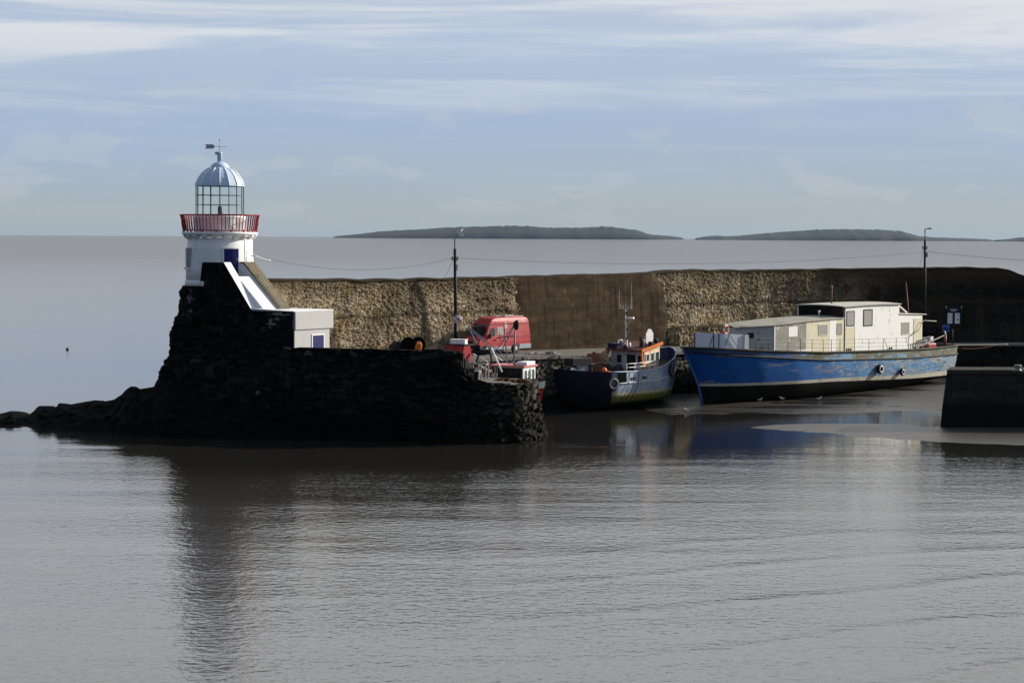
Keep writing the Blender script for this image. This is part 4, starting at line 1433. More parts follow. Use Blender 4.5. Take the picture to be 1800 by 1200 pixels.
# ------------------------------------------------------------------ red van
def build_van():
    w0 = atz(905, 620.5, qz(0.2))
    rz = R(227)                       # heading: towards the left and the camera
    ori = Matrix.Rotation(rz, 3, 'Z') @ Vector((-1.62, 0.92, 0))
    o = thing('red_van', 'faded red high roofed van parked on the quay against the sea wall', 'van', (w0.x-ori.x, w0.y-ori.y, w0.z), rz)
    red = paint('faded_red_paint', (0.42, 0.055, 0.06), 0.42, 0.18, 1.3, (0.50, 0.16, 0.15), 0.35, 0.9, bump=0.05, dirt2=(0.30, 0.22, 0.20), amount2=0.08, d2scale=2.5)
    prof = [(2.58, 0.42), (2.66, 0.62), (2.64, 0.95), (2.50, 1.12), (2.18, 1.28), (1.86, 1.42), (1.60, 1.82), (1.36, 2.20), (1.02, 2.60), (0.72, 2.76), (0.35, 2.82), (-0.8, 2.84), (-2.95, 2.82), (-3.17, 2.72), (-3.27, 2.45), (-3.35, 1.5), (-3.37, 0.9), (-3.35, 0.5), (-3.31, 0.40)]

    def hw(z):
        return lerp(z, [(0.4, 0.96), (0.8, 1.0), (1.3, 0.99), (2.0, 0.93), (2.6, 0.86), (2.84, 0.74)])
    # loft across the width so the roof and nose are rounded
    rows = []
    fr_ = [-1, -0.96, -0.86, -0.5, 0, 0.5, 0.86, 0.96, 1]
    for f in fr_:
        row = []
        e = 0.06 if abs(f) == 1 else (0.018 if abs(f) > 0.9 else 0.0)
        for x, z in prof:
            cx = x - math.copysign(e, x)
            cz = z - (e if z > 2 else 0)
            if x > 1.5:
                cx -= 0.10*abs(f)**2.5
            row.append((cx, f*hw(z), cz))
        rows.append(row)
    mb = MB()
    mb.grid(rows, smooth=True)
    n = len(prof)
    tris = tessellate_polygon([[Vector((x, z, 0)) for x, z in prof]])
    for k in (0, len(rows)-1):
        base = k*n
        for t in tris:
            mb.f.append([base+i for i in t]); mb.sm.append(False)
    mb.f.append([k*n for k in range(len(rows))] + [k*n+n-1 for k in reversed(range(len(rows)))]); mb.sm.append(False)
    body = mb.build('body', red, o)

    def side(name, mat, pts, sgn, parent, off=0.012, th=0.02):
        m = MB()
        m.prism(pts, 0, 1)
        m.v = [Vector((v.x, sgn*(hw(v.y)-0.05+(0.05+off)*v.z), v.y)) for v in m.v]
        return m.build(name, mat, parent)
    wscr = MB()
    rr = []
    for k in range(9):
        f = -0.86 + 1.72*k/8
        row = []
        for x, z in ((1.84, 1.46), (1.60, 1.83), (1.38, 2.19), (1.30, 2.28)):
            row.append((x + 0.022 - 0.10*abs(f)**2.5, f*hw(z), z+0.012))
        rr.append(row)
    wscr.grid(rr)
    wscr.build('windscreen', M['window_dark'], o)
    for sgn in (1, -1):
        cd = side('cab_door', red, [(1.62, 0.62), (1.70, 1.40), (1.15, 2.12), (0.62, 2.14), (0.60, 0.62)], sgn, o, 0.012)
        side('window', M['window_green'], [(1.50, 1.45), (1.10, 2.02), (0.70, 2.04), (0.68, 1.42)], sgn, cd, 0.022)
        mb = MB()
        mb.box((0.72, sgn*1.01, 1.12), (0.20, 0.05, 0.10))
        mb.build('handle', M['black_metal'], cd)
        mb = MB()
        mb.box((1.42, sgn*1.12, 1.42), (0.12, 0.22, 0.34))
        mb.build('mirror', M['black_metal'], o, bevel=0.03)
        sw_ = side('side_window', M['grey_metal'], [(0.45, 1.50), (0.45, 2.08), (-0.22, 2.08), (-0.22, 1.50)], sgn, o, 0.018)
        side('pane', M['window_grey'], [(0.39, 1.56), (0.39, 2.02), (-0.16, 2.02), (-0.16, 1.56)], sgn, sw_, 0.026)
        side('vent_panel', paint('cream_vent', (0.45, 0.32, 0.26), 0.5), [(-0.42, 1.95), (-0.42, 2.42), (-0.74, 2.42), (-0.74, 1.95)], sgn, o, 0.02)
        sill = side('skirt', M['grey_metal'], [(1.15, 0.36), (1.15, 0.58), (-1.10, 0.58), (-1.10, 0.36)], sgn, o, 0.03)
        side('rear_skirt', M['grey_metal'], [(-2.05, 0.36), (-2.05, 0.72), (-3.38, 0.72), (-3.38, 0.36)], sgn, o, 0.035)
        mb = MB()
        for x in (0.56, -0.85, -1.75, -3.06):
            zt = 2.55
            mb.prism([(x-0.012, 0.65), (x+0.012, 0.65), (x+0.012, zt), (x-0.012, zt)], 0, 1)
        for z in (1.28, 1.62):
            mb.prism([(-0.30, z-0.012), (-3.20, z-0.012), (-3.20, z+0.012), (-0.30, z+0.012)], 0, 1)
        mb.prism([(-1.0, 2.28), (-3.1, 2.28), (-3.1, 2.31), (-1.0, 2.31)], 0, 1)
        mb.v = [Vector((v.x, sgn*(hw(v.y)-0.03+0.036*v.z), v.y)) for v in mb.v]
        mb.build('panel_seams', paint('seam_dark_red', (0.11, 0.015, 0.018), 0.6), o)
        mb = MB()
        mb.box((-3.31, sgn*0.88, 1.5), (0.10, 0.14, 0.55))
        mb.build('tail_light', paint('tail_light_red', (0.3, 0.01, 0.01), 0.2), o)
        mb = MB()
        mb.box((2.56, sgn*0.70, 0.98), (0.14, 0.34, 0.20))
        mb.build('headlight', M['window_grey'], o, bevel=0.04)
        for wx in (1.66, -1.62):
            mb = MB()
            mb.prism([(wx+0.43*math.cos(a), 0.36+0.43*math.sin(a)) for a in [PI*k/14 for k in range(15)]] + [(wx-0.43, 0.30), (wx+0.43, 0.30)], 0, 1)
            mb.v = [Vector((v.x, sgn*(hw(0.5)-0.1+0.118*v.z), v.y)) for v in mb.v]
            mb.build('wheel_arch', M['black_metal'], o)
            mb = MB()
            mb.lathe([(0.22, -0.11), (0.33, -0.11), (0.36, -0.07), (0.36, 0.07), (0.33, 0.11), (0.22, 0.11)], 28, M=Matrix.Translation((wx, sgn*0.93, 0.36)) @ Mx)
            wh = mb.build('wheel', M['rubber'], o)
            mb = MB()
            mb.lathe([(0.06, -0.115), (0.22, -0.10), (0.215, 0.10), (0.06, 0.115)], 20, M=Matrix.Translation((wx, sgn*0.935, 0.36)) @ Mx)
            mb.build('rim', M['grey_metal'], wh)
    mb = MB()
    mb.box((2.62, 0, 0.48), (0.24, 1.86, 0.26))
    mb.build('front_bumper', M['grey_metal'], o, bevel=0.06)
    mb = MB()
    mb.box((2.75, 0, 0.50), (0.02, 0.52, 0.11))
    mb.build('number_plate', M['window_grey'], o)
    mb = MB()
    mb.box((2.63, 0, 0.97), (0.10, 0.9, 0.16))
    mb.build('grille', M['black_metal'], o)
    mb = MB()
    mb.box((-3.37, 0, 0.48), (0.14, 1.9, 0.22))
    mb.build('rear_bumper', M['grey_metal'], o, bevel=0.04)
    mb = MB()
    for y in (-0.6, 0.6):
        mb.tube([(0.3, y, 2.90), (-2.9, y, 2.88)], 0.02, 6)
        for x in (0.2, -1.3, -2.8):
            mb.tube([(x, y, 2.78), (x, y, 2.9)], 0.018, 6)
    mb.box((-1.1, 0.35, 2.90), (0.4, 0.35, 0.10))
    mb.build('roof_rail', M['galv'], o)
    return o


van = build_van()

# ------------------------------------------------------------------ hull loft shared by the boats
def hull_rows(levels, nf, hb):
    """levels: list of (z(f), x0, x1, width(f)); returns rows of near-side points"""
    out = []
    for zf, x0, x1, wf in levels:
        row = []
        for i in range(nf+1):
            f = i/nf
            f = f*f*(1.6-0.6*f) if f < 1 else 1
            x = x0 + (x1-x0)*f
            row.append((x, hb(x, f)*wf(f), zf(f)))
        out.append(row)
    return out


def hull_band(name, rows, mat, parent, stern=True, smooth=True):
    """both sides of one band of planking, and its transom"""
    mb = MB()
    mb.grid([[(x, -y, z) for x, y, z in r] for r in rows], smooth)
    mb.grid([[(x, y, z) for x, y, z in r] for r in rows], smooth)
    if stern:
        for a, b in zip(rows, rows[1:]):
            p, q_ = a[-1], b[-1]
            mb.add([(p[0], -p[1], p[2]), (p[0], p[1], p[2]), (q_[0], q_[1], q_[2]), (q_[0], -q_[1], q_[2])], [(0, 1, 2, 3)])
    return mb.build(name, mat, parent)


# ------------------------------------------------------------------ the big blue hulk
BO = Vector((13.078, 146.2, 0))
BA = R(47.19)
BL = 37.3


def bt_(px, py, s):
    """where the line of sight meets the plane s metres towards the camera from the hull's axis: (t, z)"""
    w = Vector((math.cos(BA), math.sin(BA), 0)); n = Vector((math.sin(BA), -math.cos(BA), 0))
    d = ray(px, py); o = BO + n*s
    k = (o.x*n.x + o.y*n.y)/(d.x*n.x + d.y*n.y)
    p = CC + d*k
    return ((p-o).x*w.x + (p-o).y*w.y, p.z)


def peel_blue():
    m, G = new_mat('peeling_blue_paint')
    t = G.n('ShaderNodeTexCoord').outputs['Object']
    sp = G.n('ShaderNodeSeparateXYZ', {0: t})
    aft = G.ramp(G.math('DIVIDE', sp.outputs[0], 37.0), [(0.0, (0, 0, 0)), (0.30, (0.15, 0.15, 0.15)), (0.55, (0.75, 0.75, 0.75)), (1.0, (1, 1, 1))])
    base = G.mix(aft, (0.004, 0.078, 0.31), (0.12, 0.28, 0.48))  # darker bow end has its shade painted in; paler aft end is faded paint
    n1 = G.noise(t, 1.3, 6, 0.65)
    base = G.mix(0.5, base, G.ramp(n1, [(0.3, (0.65, 0.65, 0.65)), (0.7, (1.25, 1.25, 1.25))]), 'MULTIPLY')
    s1 = G.noise(G.scale(t, (1.0, 1.0, 3.4)), 0.85, 12, 0.80, 0.3)
    s1 = G.math('ADD', s1, G.math('MULTIPLY', G.math('SUBTRACT', aft, 0.62), 0.16))
    c = G.mix(G.ramp(s1, [(0.520, (0, 0, 0)), (0.565, (0.8, 0.8, 0.8))]), base, (0.33, 0.345, 0.34))
    s2 = G.noise(G.scale(t, (0.8, 0.8, 6.0)), 1.6, 8, 0.7)
    s2 = G.math('ADD', s2, G.math('MULTIPLY', G.math('SUBTRACT', aft, 0.7), 0.12))
    c = G.mix(G.ramp(s2, [(0.56, (0, 0, 0)), (0.60, (0.85, 0.85, 0.85))]), c, (0.05, 0.052, 0.045))
    s3 = G.noise(G.scale(t, (0.25, 0.25, 1.4)), 1.0, 6, 0.6)
    c = G.mix(G.ramp(s3, [(0.57, (0, 0, 0)), (0.64, (0.6, 0.6, 0.6))]), c, (0.30, 0.23, 0.16))
    pl = G.math('FRACT', G.math('MULTIPLY', sp.outputs[2], 4.5))
    seam = G.ramp(pl, [(0.0, (1, 1, 1)), (0.06, (0, 0, 0)), (1, (0, 0, 0))])
    h = G.math('ADD', G.math('MULTIPLY', seam, -0.5), G.noise(t, 6.0, 6, 0.6))
    return finish(m, G, c, 0.55, h, 0.35, 0.03, spec=0.08)


def mossy_band():
    m, G = new_mat('mossy_bulwark_planks')
    t = G.n('ShaderNodeTexCoord').outputs['Object']
    sp = G.n('ShaderNodeSeparateXYZ', {0: t})
    n1 = G.noise(G.scale(t, (0.7, 0.7, 2.0)), 0.7, 8, 0.7, 0.3)
    c = G.ramp(n1, [(0.30, (0.030, 0.030, 0.014)), (0.42, (0.085, 0.078, 0.036)), (0.49, (0.16, 0.145, 0.09)), (0.535, (0.13, 0.12, 0.07)), (0.555, (0.12, 0.30, 0.52)), (0.60, (0.14, 0.33, 0.54)), (0.63, (0.30, 0.28, 0.21)), (0.75, (0.09, 0.07, 0.04))])
    fwd = G.ramp(G.math('DIVIDE', sp.outputs[0], 37.0), [(0.0, (1, 1, 1)), (0.22, (0.8, 0.8, 0.8)), (0.36, (0, 0, 0))])
    c = G.mix(G.math('MULTIPLY', fwd, 0.85), c, (0.008, 0.05, 0.18))
    n2 = G.noise(t, 6.0, 6, 0.7)
    c = G.mix(0.6, c, G.ramp(n2, [(0.3, (0.4, 0.4, 0.4)), (0.7, (1.3, 1.3, 1.3))]), 'MULTIPLY')
    return finish(m, G, c, 0.8, n2, 0.5, 0.05)


def build_hulk():
    o = thing('derelict_barge', 'long derelict blue hulled vessel with cream cabins, aground along the quay', 'boat', tuple(BO), BA)

    def hb(x, f):
        return lerp(max(0, x), [(0, 0.02), (0.5, 0.55), (1.5, 1.15), (3, 1.85), (6, 2.65), (10, 3.25), (15, 3.5), (24, 3.45), (30, 3.15), (35, 2.65), (37.4, 2.3)])

    def sheer(f):
        return lerp(f, [(0, 4.62), (0.1, 4.42), (0.2, 4.18), (0.38, 3.82), (0.6, 3.62), (0.85, 3.42), (1, 3.45)])

    def strake(f):
        return lerp(f, [(0, 4.30), (0.1, 3.92), (0.38, 3.20), (0.6, 2.95), (0.76, 2.78), (1, 2.70)])

    def wl(f):
        return lerp(f, [(0, 1.74), (0.12, 1.70), (0.4, 1.64), (0.76, 1.32), (1, 1.26)])

    def w2(f):
        return wl(f) - lerp(f, [(0, 0.20), (0.5, 0.30), (1, 0.42)])
    NF = 60
    L = [(sheer, 0.0, BL, lambda f: 1.0), (strake, 0.25, BL, lambda f: 1.0 - 0.0*f),
         (lambda f: strake(f)*0.6+wl(f)*0.4, 1.0, BL-0.1, lambda f: 0.985), (lambda f: strake(f)*0.25+wl(f)*0.75, 1.7, BL-0.25, lambda f: 0.96),
         (wl, 2.0, BL-0.4, lambda f: lerp(f, [(0, 0.9), (0.3, 0.94), (1, 0.93)])), (w2, 2.15, BL-0.6, lambda f: lerp(f, [(0, 0.85), (0.3, 0.92), (1, 0.88)])),
         (lambda f: w2(f)*0.45, 2.32, BL-1.8, lambda f: lerp(f, [(0, 0.7), (0.3, 0.85), (0.8, 0.75), (1, 0.35)])), (lambda f: lerp(f, [(0, 0.0), (0.8, 0.0), (1, 0.45)]), 2.6, BL-3.0, lambda f: lerp(f, [(0, 0.3), (0.3, 0.62), (0.8, 0.4), (1, 0.05)])),
         (lambda f: lerp(f, [(0, -0.2), (0.85, -0.2), (1, 0.4)]), 2.75, BL-3.2, lambda f: 0.04)]

    def nf_rows(sub):
        out = []
        for zf, x0, x1, wf in sub:
            row = []
            for i in range(NF+1):
                f = i/NF
                f = f**1.35
                x = x0 + (x1-x0)*f
                row.append((x, max(0.02, hb(x-x0*(1-f), f)*wf(f)), zf(f)))
            out.append(row)
        return out
    rows = nf_rows(L)
    hull_band('hull_planking', rows[1:5], peel_blue(), o)
    hull_band('bulwark', rows[0:2], mossy_band(), o)
    hull_band('boot_stripe', rows[4:6], paint('dirty_white_stripe', (0.52, 0.49, 0.40), 0.7, 0.2, 1.0, (0.30, 0.27, 0.19), 0.40, 0.9, dirt2=(0.07, 0.065, 0.05), amount2=0.30, d2scale=2.5), o)
    hull_band('hull_bottom', rows[5:], paint('black_bottom', (0.009, 0.009, 0.0075), 0.85, 0.3, 0.8, (0.02, 0.018, 0.011), 0.35, 1.0, bump=0.3, spec=0.05), o)
    # rubbing strake, cap rail, stem post
    for nm, rw, r_, mt in (('rubbing_strake', rows[1], 0.075, M['black_metal']), ('cap_rail', rows[0], 0.09, paint('mossy_rail', (0.035, 0.034, 0.02), 0.8, 0.4, 1.5, (0.12, 0.11, 0.05), 0.4, 1.0))):
        mb = MB()
        for sgn in (-1, 1):
            mb.tube([(x, sgn*(y+0.03), z) for x, y, z in rw], r_, 6)
        mb.tube([(BL+0.03, -rw[-1][1], rw[-1][2]), (BL+0.03, rw[-1][1], rw[-1][2])], r_, 6)
        mb.build(nm, mt, o)
    mb = MB()
    mb.tube([(-0.02, 0, 4.62), (0.22, 0, 4.3), (1.95, 0, 1.74), (2.32, 0, 0.7), (2.62, 0, -0.1)], 0.10, 8)
    mb.build('stem_post', paint('stem_blue', (0.03, 0.12, 0.32), 0.6, 0.2, 2.0, (0.4, 0.4, 0.38), 0.3, 1.5), o)
    # deck
    mb = MB()
    top = rows[0]
    mb.grid([[(x, -y*0.99, z-0.35) for x, y, z in top], [(x, 0, z-0.28) for x, y, z in top], [(x, y*0.99, z-0.35) for x, y, z in top]])
    mb.build('deck', paint('grey_deck', (0.16, 0.15, 0.13), 0.85, 0.25, 1.0, (0.07, 0.065, 0.05), 0.35, 0.8), o)
    # bow screen of pale boards standing on both bulwarks
    bsm = paint('pale_blue_board', (0.62, 0.66, 0.72), 0.6, 0.05, 1.0, bump=0.05)
    for sgn in (-1,):
        mb = MB()
        rr = [r for r in top if 0.40 < r[0] < 5.6]
        lo_ = [(x, sgn*(y-0.02), z+0.05) for x, y, z in rr]
        hi_ = [(x, sgn*(y-0.02), z+1.18) for x, y, z in rr]
        li = [(x, sgn*(y-0.10), z+0.05) for x, y, z in rr]
        h2 = [(x, sgn*(y-0.10), z+1.18) for x, y, z in rr]
        mb.grid([lo_, hi_, h2, li, lo_], smooth=False)
        sc = mb.build('bow_screen', bsm, o)
        mb = MB()
        for k in (0.08, 0.42, 0.52, 0.94):
            i = min(len(rr)-2, int(k*(len(rr)-1)))
            x, y, z = rr[i]
            pm = MB()
            pm.bar((x, sgn*(y+0.02), z), (x, sgn*(y+0.02), z+1.18), 0.05)
            pm.build('screen_post', M['black_metal'], sc)
        for k, k2 in ((0.40, 0.36), (0.66, 0.56), (0.70, 0.86)):
            i, j = int(k*(len(rr)-1)), int(k2*(len(rr)-1))
            pm = MB()
            pm.tube([(rr[i][0], sgn*(rr[i][1]+0.03), rr[i][2]+1.15), (rr[j][0], sgn*(rr[j][1]+0.03), rr[j][2]+0.05)], 0.02, 5)
            pm.build('screen_stay', M['black_metal'], sc)
    # --- forward cabin
    cream = paint('cream_cabin_paint', (0.66, 0.61, 0.44), 0.65, 0.12, 0.8, (0.48, 0.44, 0.33), 0.38, 0.9, stretch=(1, 1, 0.5), bump=0.2, dirt2=(0.22, 0.2, 0.14), amount2=0.16, d2scale=2.0)
    mott = paint('mottled_grey_ply', (0.26, 0.25, 0.21), 0.8, 0.3, 1.5, (0.48, 0.47, 0.42), 0.40, 1.4, bump=0.2, dirt2=(0.12, 0.12, 0.10), amount2=0.35, d2scale=3.0)
    white = paint('white_cabin_paint', (0.84, 0.83, 0.79), 0.55, 0.05, 0.8, (0.60, 0.57, 0.47), 0.30, 0.8, stretch=(1, 1, 0.45), bump=0.2, dirt2=(0.36, 0.35, 0.30), amount2=0.30, d2scale=1.3)
    roofm = paint('grey_felt_roof', (0.30, 0.28, 0.23), 0.85, 0.2, 1.0, (0.14, 0.13, 0.10), 0.4, 0.8, bump=0.3)
    S = 2.35
    x0, x1, x2 = 8.75, 13.2, 18.75          # mottled part, cream part
    xf = 6.2                                 # foot of the pointed front
    ztop = lambda x: lerp(x, [(6.0, 5.95), (8.75, 6.12), (13.2, 6.33), (18.8, 6.46)])
    zd = lambda x: lerp(x, [(5, 4.05), (8.75, 3.88), (13, 3.62), (18.8, 3.4), (28, 3.25), (37, 3.12)])

    def side_wall(name, xa, xb, mat, s=S, zt=None, za=None):
        zt = zt or ztop
        mb = MB()
        for sgn in (-1, 1):
            ya, yb = sgn*s, sgn*(s-0.10)
            vs = []
            for y in (ya, yb):
                vs += [(xa, y, zd(xa)), (xb, y, zd(xb)), (xb, y, zt(xb)), (xa, y, zt(xa))]
            mb.add(vs, [(0, 1, 2, 3), (7, 6, 5, 4), (0, 4, 5, 1), (1, 5, 6, 2), (2, 6, 7, 3), (3, 7, 4, 0)])
        return mb.build(name, mat, o)
    wm = side_wall('cabin_side', x0, x1, mott)
    wc = side_wall('cabin_side', x1+0.002, x2, cream)
    # pointed front wall, in two faces
    mb = MB()
    for sgn in (-1, 1):
        a = (x0, sgn*(S-0.01)); b = (xf, sgn*0.35)
        vs = [(a[0], a[1], zd(a[0])), (b[0], b[1], zd(b[0])), (b[0], b[1], ztop(b[0])), (a[0], a[1], ztop(a[0]))]
        vs += [(p[0]+0.1, p[1]*0.93, p[2]) for p in vs]
        mb.add(vs, [(0, 1, 2, 3), (4, 7, 6, 5), (0, 4, 5, 1), (2, 6, 7, 3)])
    mb.add([(xf, -0.35, zd(xf)), (xf, 0.35, zd(xf)), (xf, 0.35, ztop(xf)), (xf, -0.35, ztop(xf))], [(0, 1, 2, 3)])
    cf = mb.build('cabin_front', paint('grey_cabin_front', (0.42, 0.43, 0.42), 0.7, 0.2, 1.2, (0.16, 0.16, 0.14), 0.4, 1.0), o)
    mb = MB()
    mb.box((7.2, -1.20, 5.35), (0.45, 0.06, 0.42), rz=math.atan2(-(S-0.36), x0-xf))
    mb.build('window', M['window_dark'], cf)
    # roof
    mb = MB()
    rr = []
    for x, wdt in ((xf-0.15, 0.45), (7.0, 1.15), (8.0, 1.90), (8.75, 2.42), (11, 2.44), (13.2, 2.44), (16, 2.44), (18.75, 2.44)):
        row = []
        for k in range(9):
            f = -1 + k/4
            row.append((x, f*wdt, ztop(x) + 0.02 + 0.14*(1-f*f)))
        rr.append(row)
    mb.grid(rr)
    mb.grid([[(x_, y_, z_-0.07) for x_, y_, z_ in (r[0] for r in rr)], [r[0] for r in rr]])
    mb.grid([[(x_, y_, z_-0.07) for x_, y_, z_ in (r[-1] for r in rr)], [r[-1] for r in rr]])
    mb.grid([[(x_, y_, z_-0.07) for x_, y_, z_ in rr[0]], rr[0]])
    mb.build('cabin_roof', roofm, o)

    def window(name, xa, za, xb, zb, s, parent, glass, frame, skew=0.0, th=0.05):
        w = MB()
        w.span((xa, -s-0.015, za), (xb, -s+0.03, zb))
        wi = w.build(name, glass, parent)
        fmb = MB()
        for a, b in (((xa-th, za-th), (xb+th, za)), ((xa-th, zb), (xb+th, zb+th)), ((xa-th, za), (xa, zb)), ((xb, za), (xb+th, zb))):
            fmb.span((a[0], -s-0.03, a[1]), (b[0], -s+0.02, b[1]))
        fmb.build('frame', frame, wi)
        return wi
    window('window', 15.0, 5.15, 16.2, 5.96, S, wc, M['window_grey'], cream)
    window('window', 17.65, 5.14, 18.3, 5.96, S, wc, M['window_grey'], paint('dark_olive_frame', (0.2, 0.18, 0.12), 0.6))
    mb = MB()
    mb.span((10.7, -S-0.02, 5.15), (11.95, -S+0.02, 5.95))
    mb.build('patch', M['white_paint'], wm)
    mb = MB()
    mb.span((16.55, -S-0.012, 3.55), (17.55, -S+0.02, 6.36))
    mb.build('white_strip', white, wc)
    mb = MB()
    mb.span((x0-0.02, -S-0.03, zd(x0)), (x0+0.10, -S+0.02, ztop(x0)))
    mb.span((x0, -S-0.02, zd(x0)), (x1+1.0, -S+0.02, zd(x0)+0.16))
    mb.build('white_trim', M['white_paint'], wm)
    mb = MB()
    mb.tube([(17.0, -1.0, 6.4), (17.0, -1.0, 7.0)], 0.05, 8)
    mb.tube([(16.9, -1.0, 7.0), (17.1, -1.0, 7.0)], 0.08, 8)
    mb.build('flue', M['galv'], o)
    # --- wheelhouse
    WH0, WH1 = 18.8, 27.3
    zt2 = lambda x: lerp(x, [(18.8, 7.40), (23, 7.50), (27.3, 7.44)])
    ww = side_wall('wheelhouse_side', WH0, WH1, white, 2.36, zt2)
    mb = MB()
    mb.span((WH0+0.01, -2.25, 3.5), (WH0+0.10, 2.25, 7.38))
    mb.build('wheelhouse_front', M['black_metal'], o)
    mb = MB()
    for k in range(4):
        mb.span((WH0-0.012, -2.15+1.1*k, 6.62), (WH0+0.03, -1.2+1.1*k, 7.22))
    mb.build('front_window', M['window_dark'], o)
    mb = MB()
    mb.span((WH1-0.10, -2.25, 3.4), (WH1-0.01, 2.25, 7.40))
    mb.build('wheelhouse_back', white, o)
    mb = MB()
    rr = []
    for x in (WH0-0.35, 20, 22, 24, 26, WH1+0.12):
        rr.append([(x, f*2.5, zt2(x) + 0.01 + 0.10*(1-f*f)) for f in (-1, -0.75, -0.4, 0, 0.4, 0.75, 1)])
    mb.grid(rr)
    mb.grid([[(a, b, c-0.07) for a, b, c in (r[0] for r in rr)], [r[0] for r in rr]])
    mb.grid([[(a, b, c-0.07) for a, b, c in (r[-1] for r in rr)], [r[-1] for r in rr]])
    mb.grid([[(a, b, c-0.07) for a, b, c in rr[0]], rr[0]])
    mb.grid([[(a, b, c-0.07) for a, b, c in rr[-1]], rr[-1]])
    mb.build('wheelhouse_roof', paint('pale_grey_roof', (0.45, 0.43, 0.37), 0.8, 0.2, 1.0, (0.2, 0.19, 0.14), 0.3, 1.0), o)
    bm_ = M['black_metal']
    window('window', 19.12, 5.80, 20.2, 6.95, 2.36, ww, M['window_grey'], bm_, th=0.06)
    window('window', 21.7, 5.75, 22.95, 7.0, 2.36, ww, M['window_grey'], bm_, th=0.08)
    mb = MB()
    mb.span((18.78, -2.385, 3.5), (18.86, -2.33, 7.38))
    mb.span((20.3, -2.372, 3.5), (20.34, -2.34, 5.7))
    mb.build('seam', M['black_metal'], ww)
    mb = MB()
    mb.span((18.86, -2.370, 3.5), (20.3, -2.34, 5.65))
    mb.build('cream_door', cream, ww)
    # sloped box behind the wheelhouse and aft cabin
    za = lambda x: lerp(x, [(27.3, 6.50), (31.2, 6.32)])
    wa = side_wall('aft_cabin_side', WH1+0.003, 31.15, white, 2.34, za)
    window('window', 27.75, 4.78, 28.95, 5.78, 2.34, wa, M['window_grey'], cream)
    mb = MB()
    mb.span((31.05, -2.24, 3.3), (31.14, 2.24, 6.3))
    mb.build('aft_cabin_back', cream, o)
    mb = MB()
    mb.span((29.7, -2.365, 3.3), (31.0, -2.335, 6.1))
    mb.build('cream_panel', cream, wa)
    mb = MB()
    mb.span((WH1, -2.42, 6.40), (31.75, 2.42, 6.47))
    for v in mb.v:
        v.z += -0.14*(v.x-WH1)/4.4 + 0.12
    mb.build('aft_roof', paint('aft_roof_cream', (0.6, 0.58, 0.5), 0.7, 0.1, 1.0, (0.3, 0.28, 0.2), 0.25, 1.0), o)
    TX([(WH1, 6.62), (WH1, 7.44), (WH1+0.25, 7.44), (29.0, 6.60)], -1.9, 2.0).build('companion_hood', paint('dark_hood', (0.05, 0.05, 0.045), 0.7), o)
    mb = MB()
    mb.bar((WH1+0.1, -1.98, 7.46), (29.15, -1.98, 6.62), 0.10)
    mb.build('hood_rail', M['white_paint'], o)
    # --- stanchions and wires along the near side
    railm = paint('rusty_rail', (0.10, 0.085, 0.075), 0.6, 0.3, 4.0, (0.22, 0.2, 0.18), 0.3, 4.0)
    deckedge = [(x, y, z) for x, y, z in top]

    def edge_at(x):
        return lerp(x, [(r[0], r[1]) for r in top]), lerp(x, [(r[0], r[2]) for r in top])
    for sgn in (-1, 1):
        posts = [6.0, 7.4, 9.6, 11.2, 12.7, 14.2, 15.3, 16.6, 18.8, 21.0, 23.2, 25.4, 27.6]
        mb = MB()
        lines = [[], [], []]
        for x in posts:
            y, z = edge_at(x)
            y = sgn*(y-0.12)
            pm = MB()
            pm.tube([(x, y, z), (x + rnd.uniform(-0.05, 0.05), y, z+1.02)], 0.026, 6)
            for dz in (0.36, 0.68, 1.0):
                pm.ball((x, y, z+dz), (0.04, 0.04, 0.04), sub=1)
            pm.build('rail_post', railm, o)
            for k, dz in enumerate((0.36, 0.68, 1.0)):
                lines[k].append((x, y, z+dz))
        for xa, xb in ((23.6, 24.3), (27.0, 27.6)):
            pm = MB()
            pm.tube([(xa, sgn*3.2, 4.6), (xb, sgn*3.2, 3.5)], 0.022, 6)
            pm.build('rail_brace', railm, o)
        for ln in lines:
            pm = MB()
            pm.tube(ln, 0.013, 5)
            pm.build('rail_wire', railm, o)
    # bitts along the deck edge
    mb = MB()
    for x in (17.9, 18.2, 18.5, 24.6, 24.95, 30.2):
        y, z = edge_at(x)
        mb.tube([(x, -y+0.3, z-0.3), (x, -y+0.3, z+0.26)], 0.07, 8)
    mb.build('bitts', M['black_metal'], o)
    # mast stub and red pole
    mb = MB()
    mb.tube([(20.4, 0, 7.4), (20.4, 0, 9.0)], 0.06, 8)
    mb.bar((20.2, 0, 9.0), (20.6, 0, 9.0), 0.06)
    mb.build('mast_stub', paint('rusty_mast', (0.16, 0.10, 0.07), 0.7, 0.3, 3.0), o)
    mb = MB()
    mb.tube([(31.7, -1.0, 3.3), (31.2, -0.6, 9.2)], 0.05, 8)
    mb.build('red_pole', paint('dark_red_pole', (0.16, 0.02, 0.025), 0.5), o)
    mb = MB()
    mb.tube([(29.0, -2.45, 4.6), (30.2, -2.55, 5.1), (31.0, -2.55, 5.9), (33.6, -2.3, 5.75)], 0.03, 6)
    mb.build('hose', paint('grey_hose', (0.35, 0.33, 0.28), 0.7), o)
    # stern clutter that belongs to the vessel: posts and tackle
    for x, y, h in ((35.0, -2.3, 1.5), (36.8, -2.1, 1.5), (33.6, 1.5, 1.1)):
        z = lerp(x, [(r[0], r[2]) for r in top])
        mb = MB()
        mb.tube([(x, y, z-0.3), (x, y, z+h)], 0.05, 8)
        mb.build('stern_post', M['black_metal'], o)
    # rudder and propeller gear under the stern
    mb = MB()
    mb.box((35.2, 0, 0.55), (0.9, 0.12, 1.2))
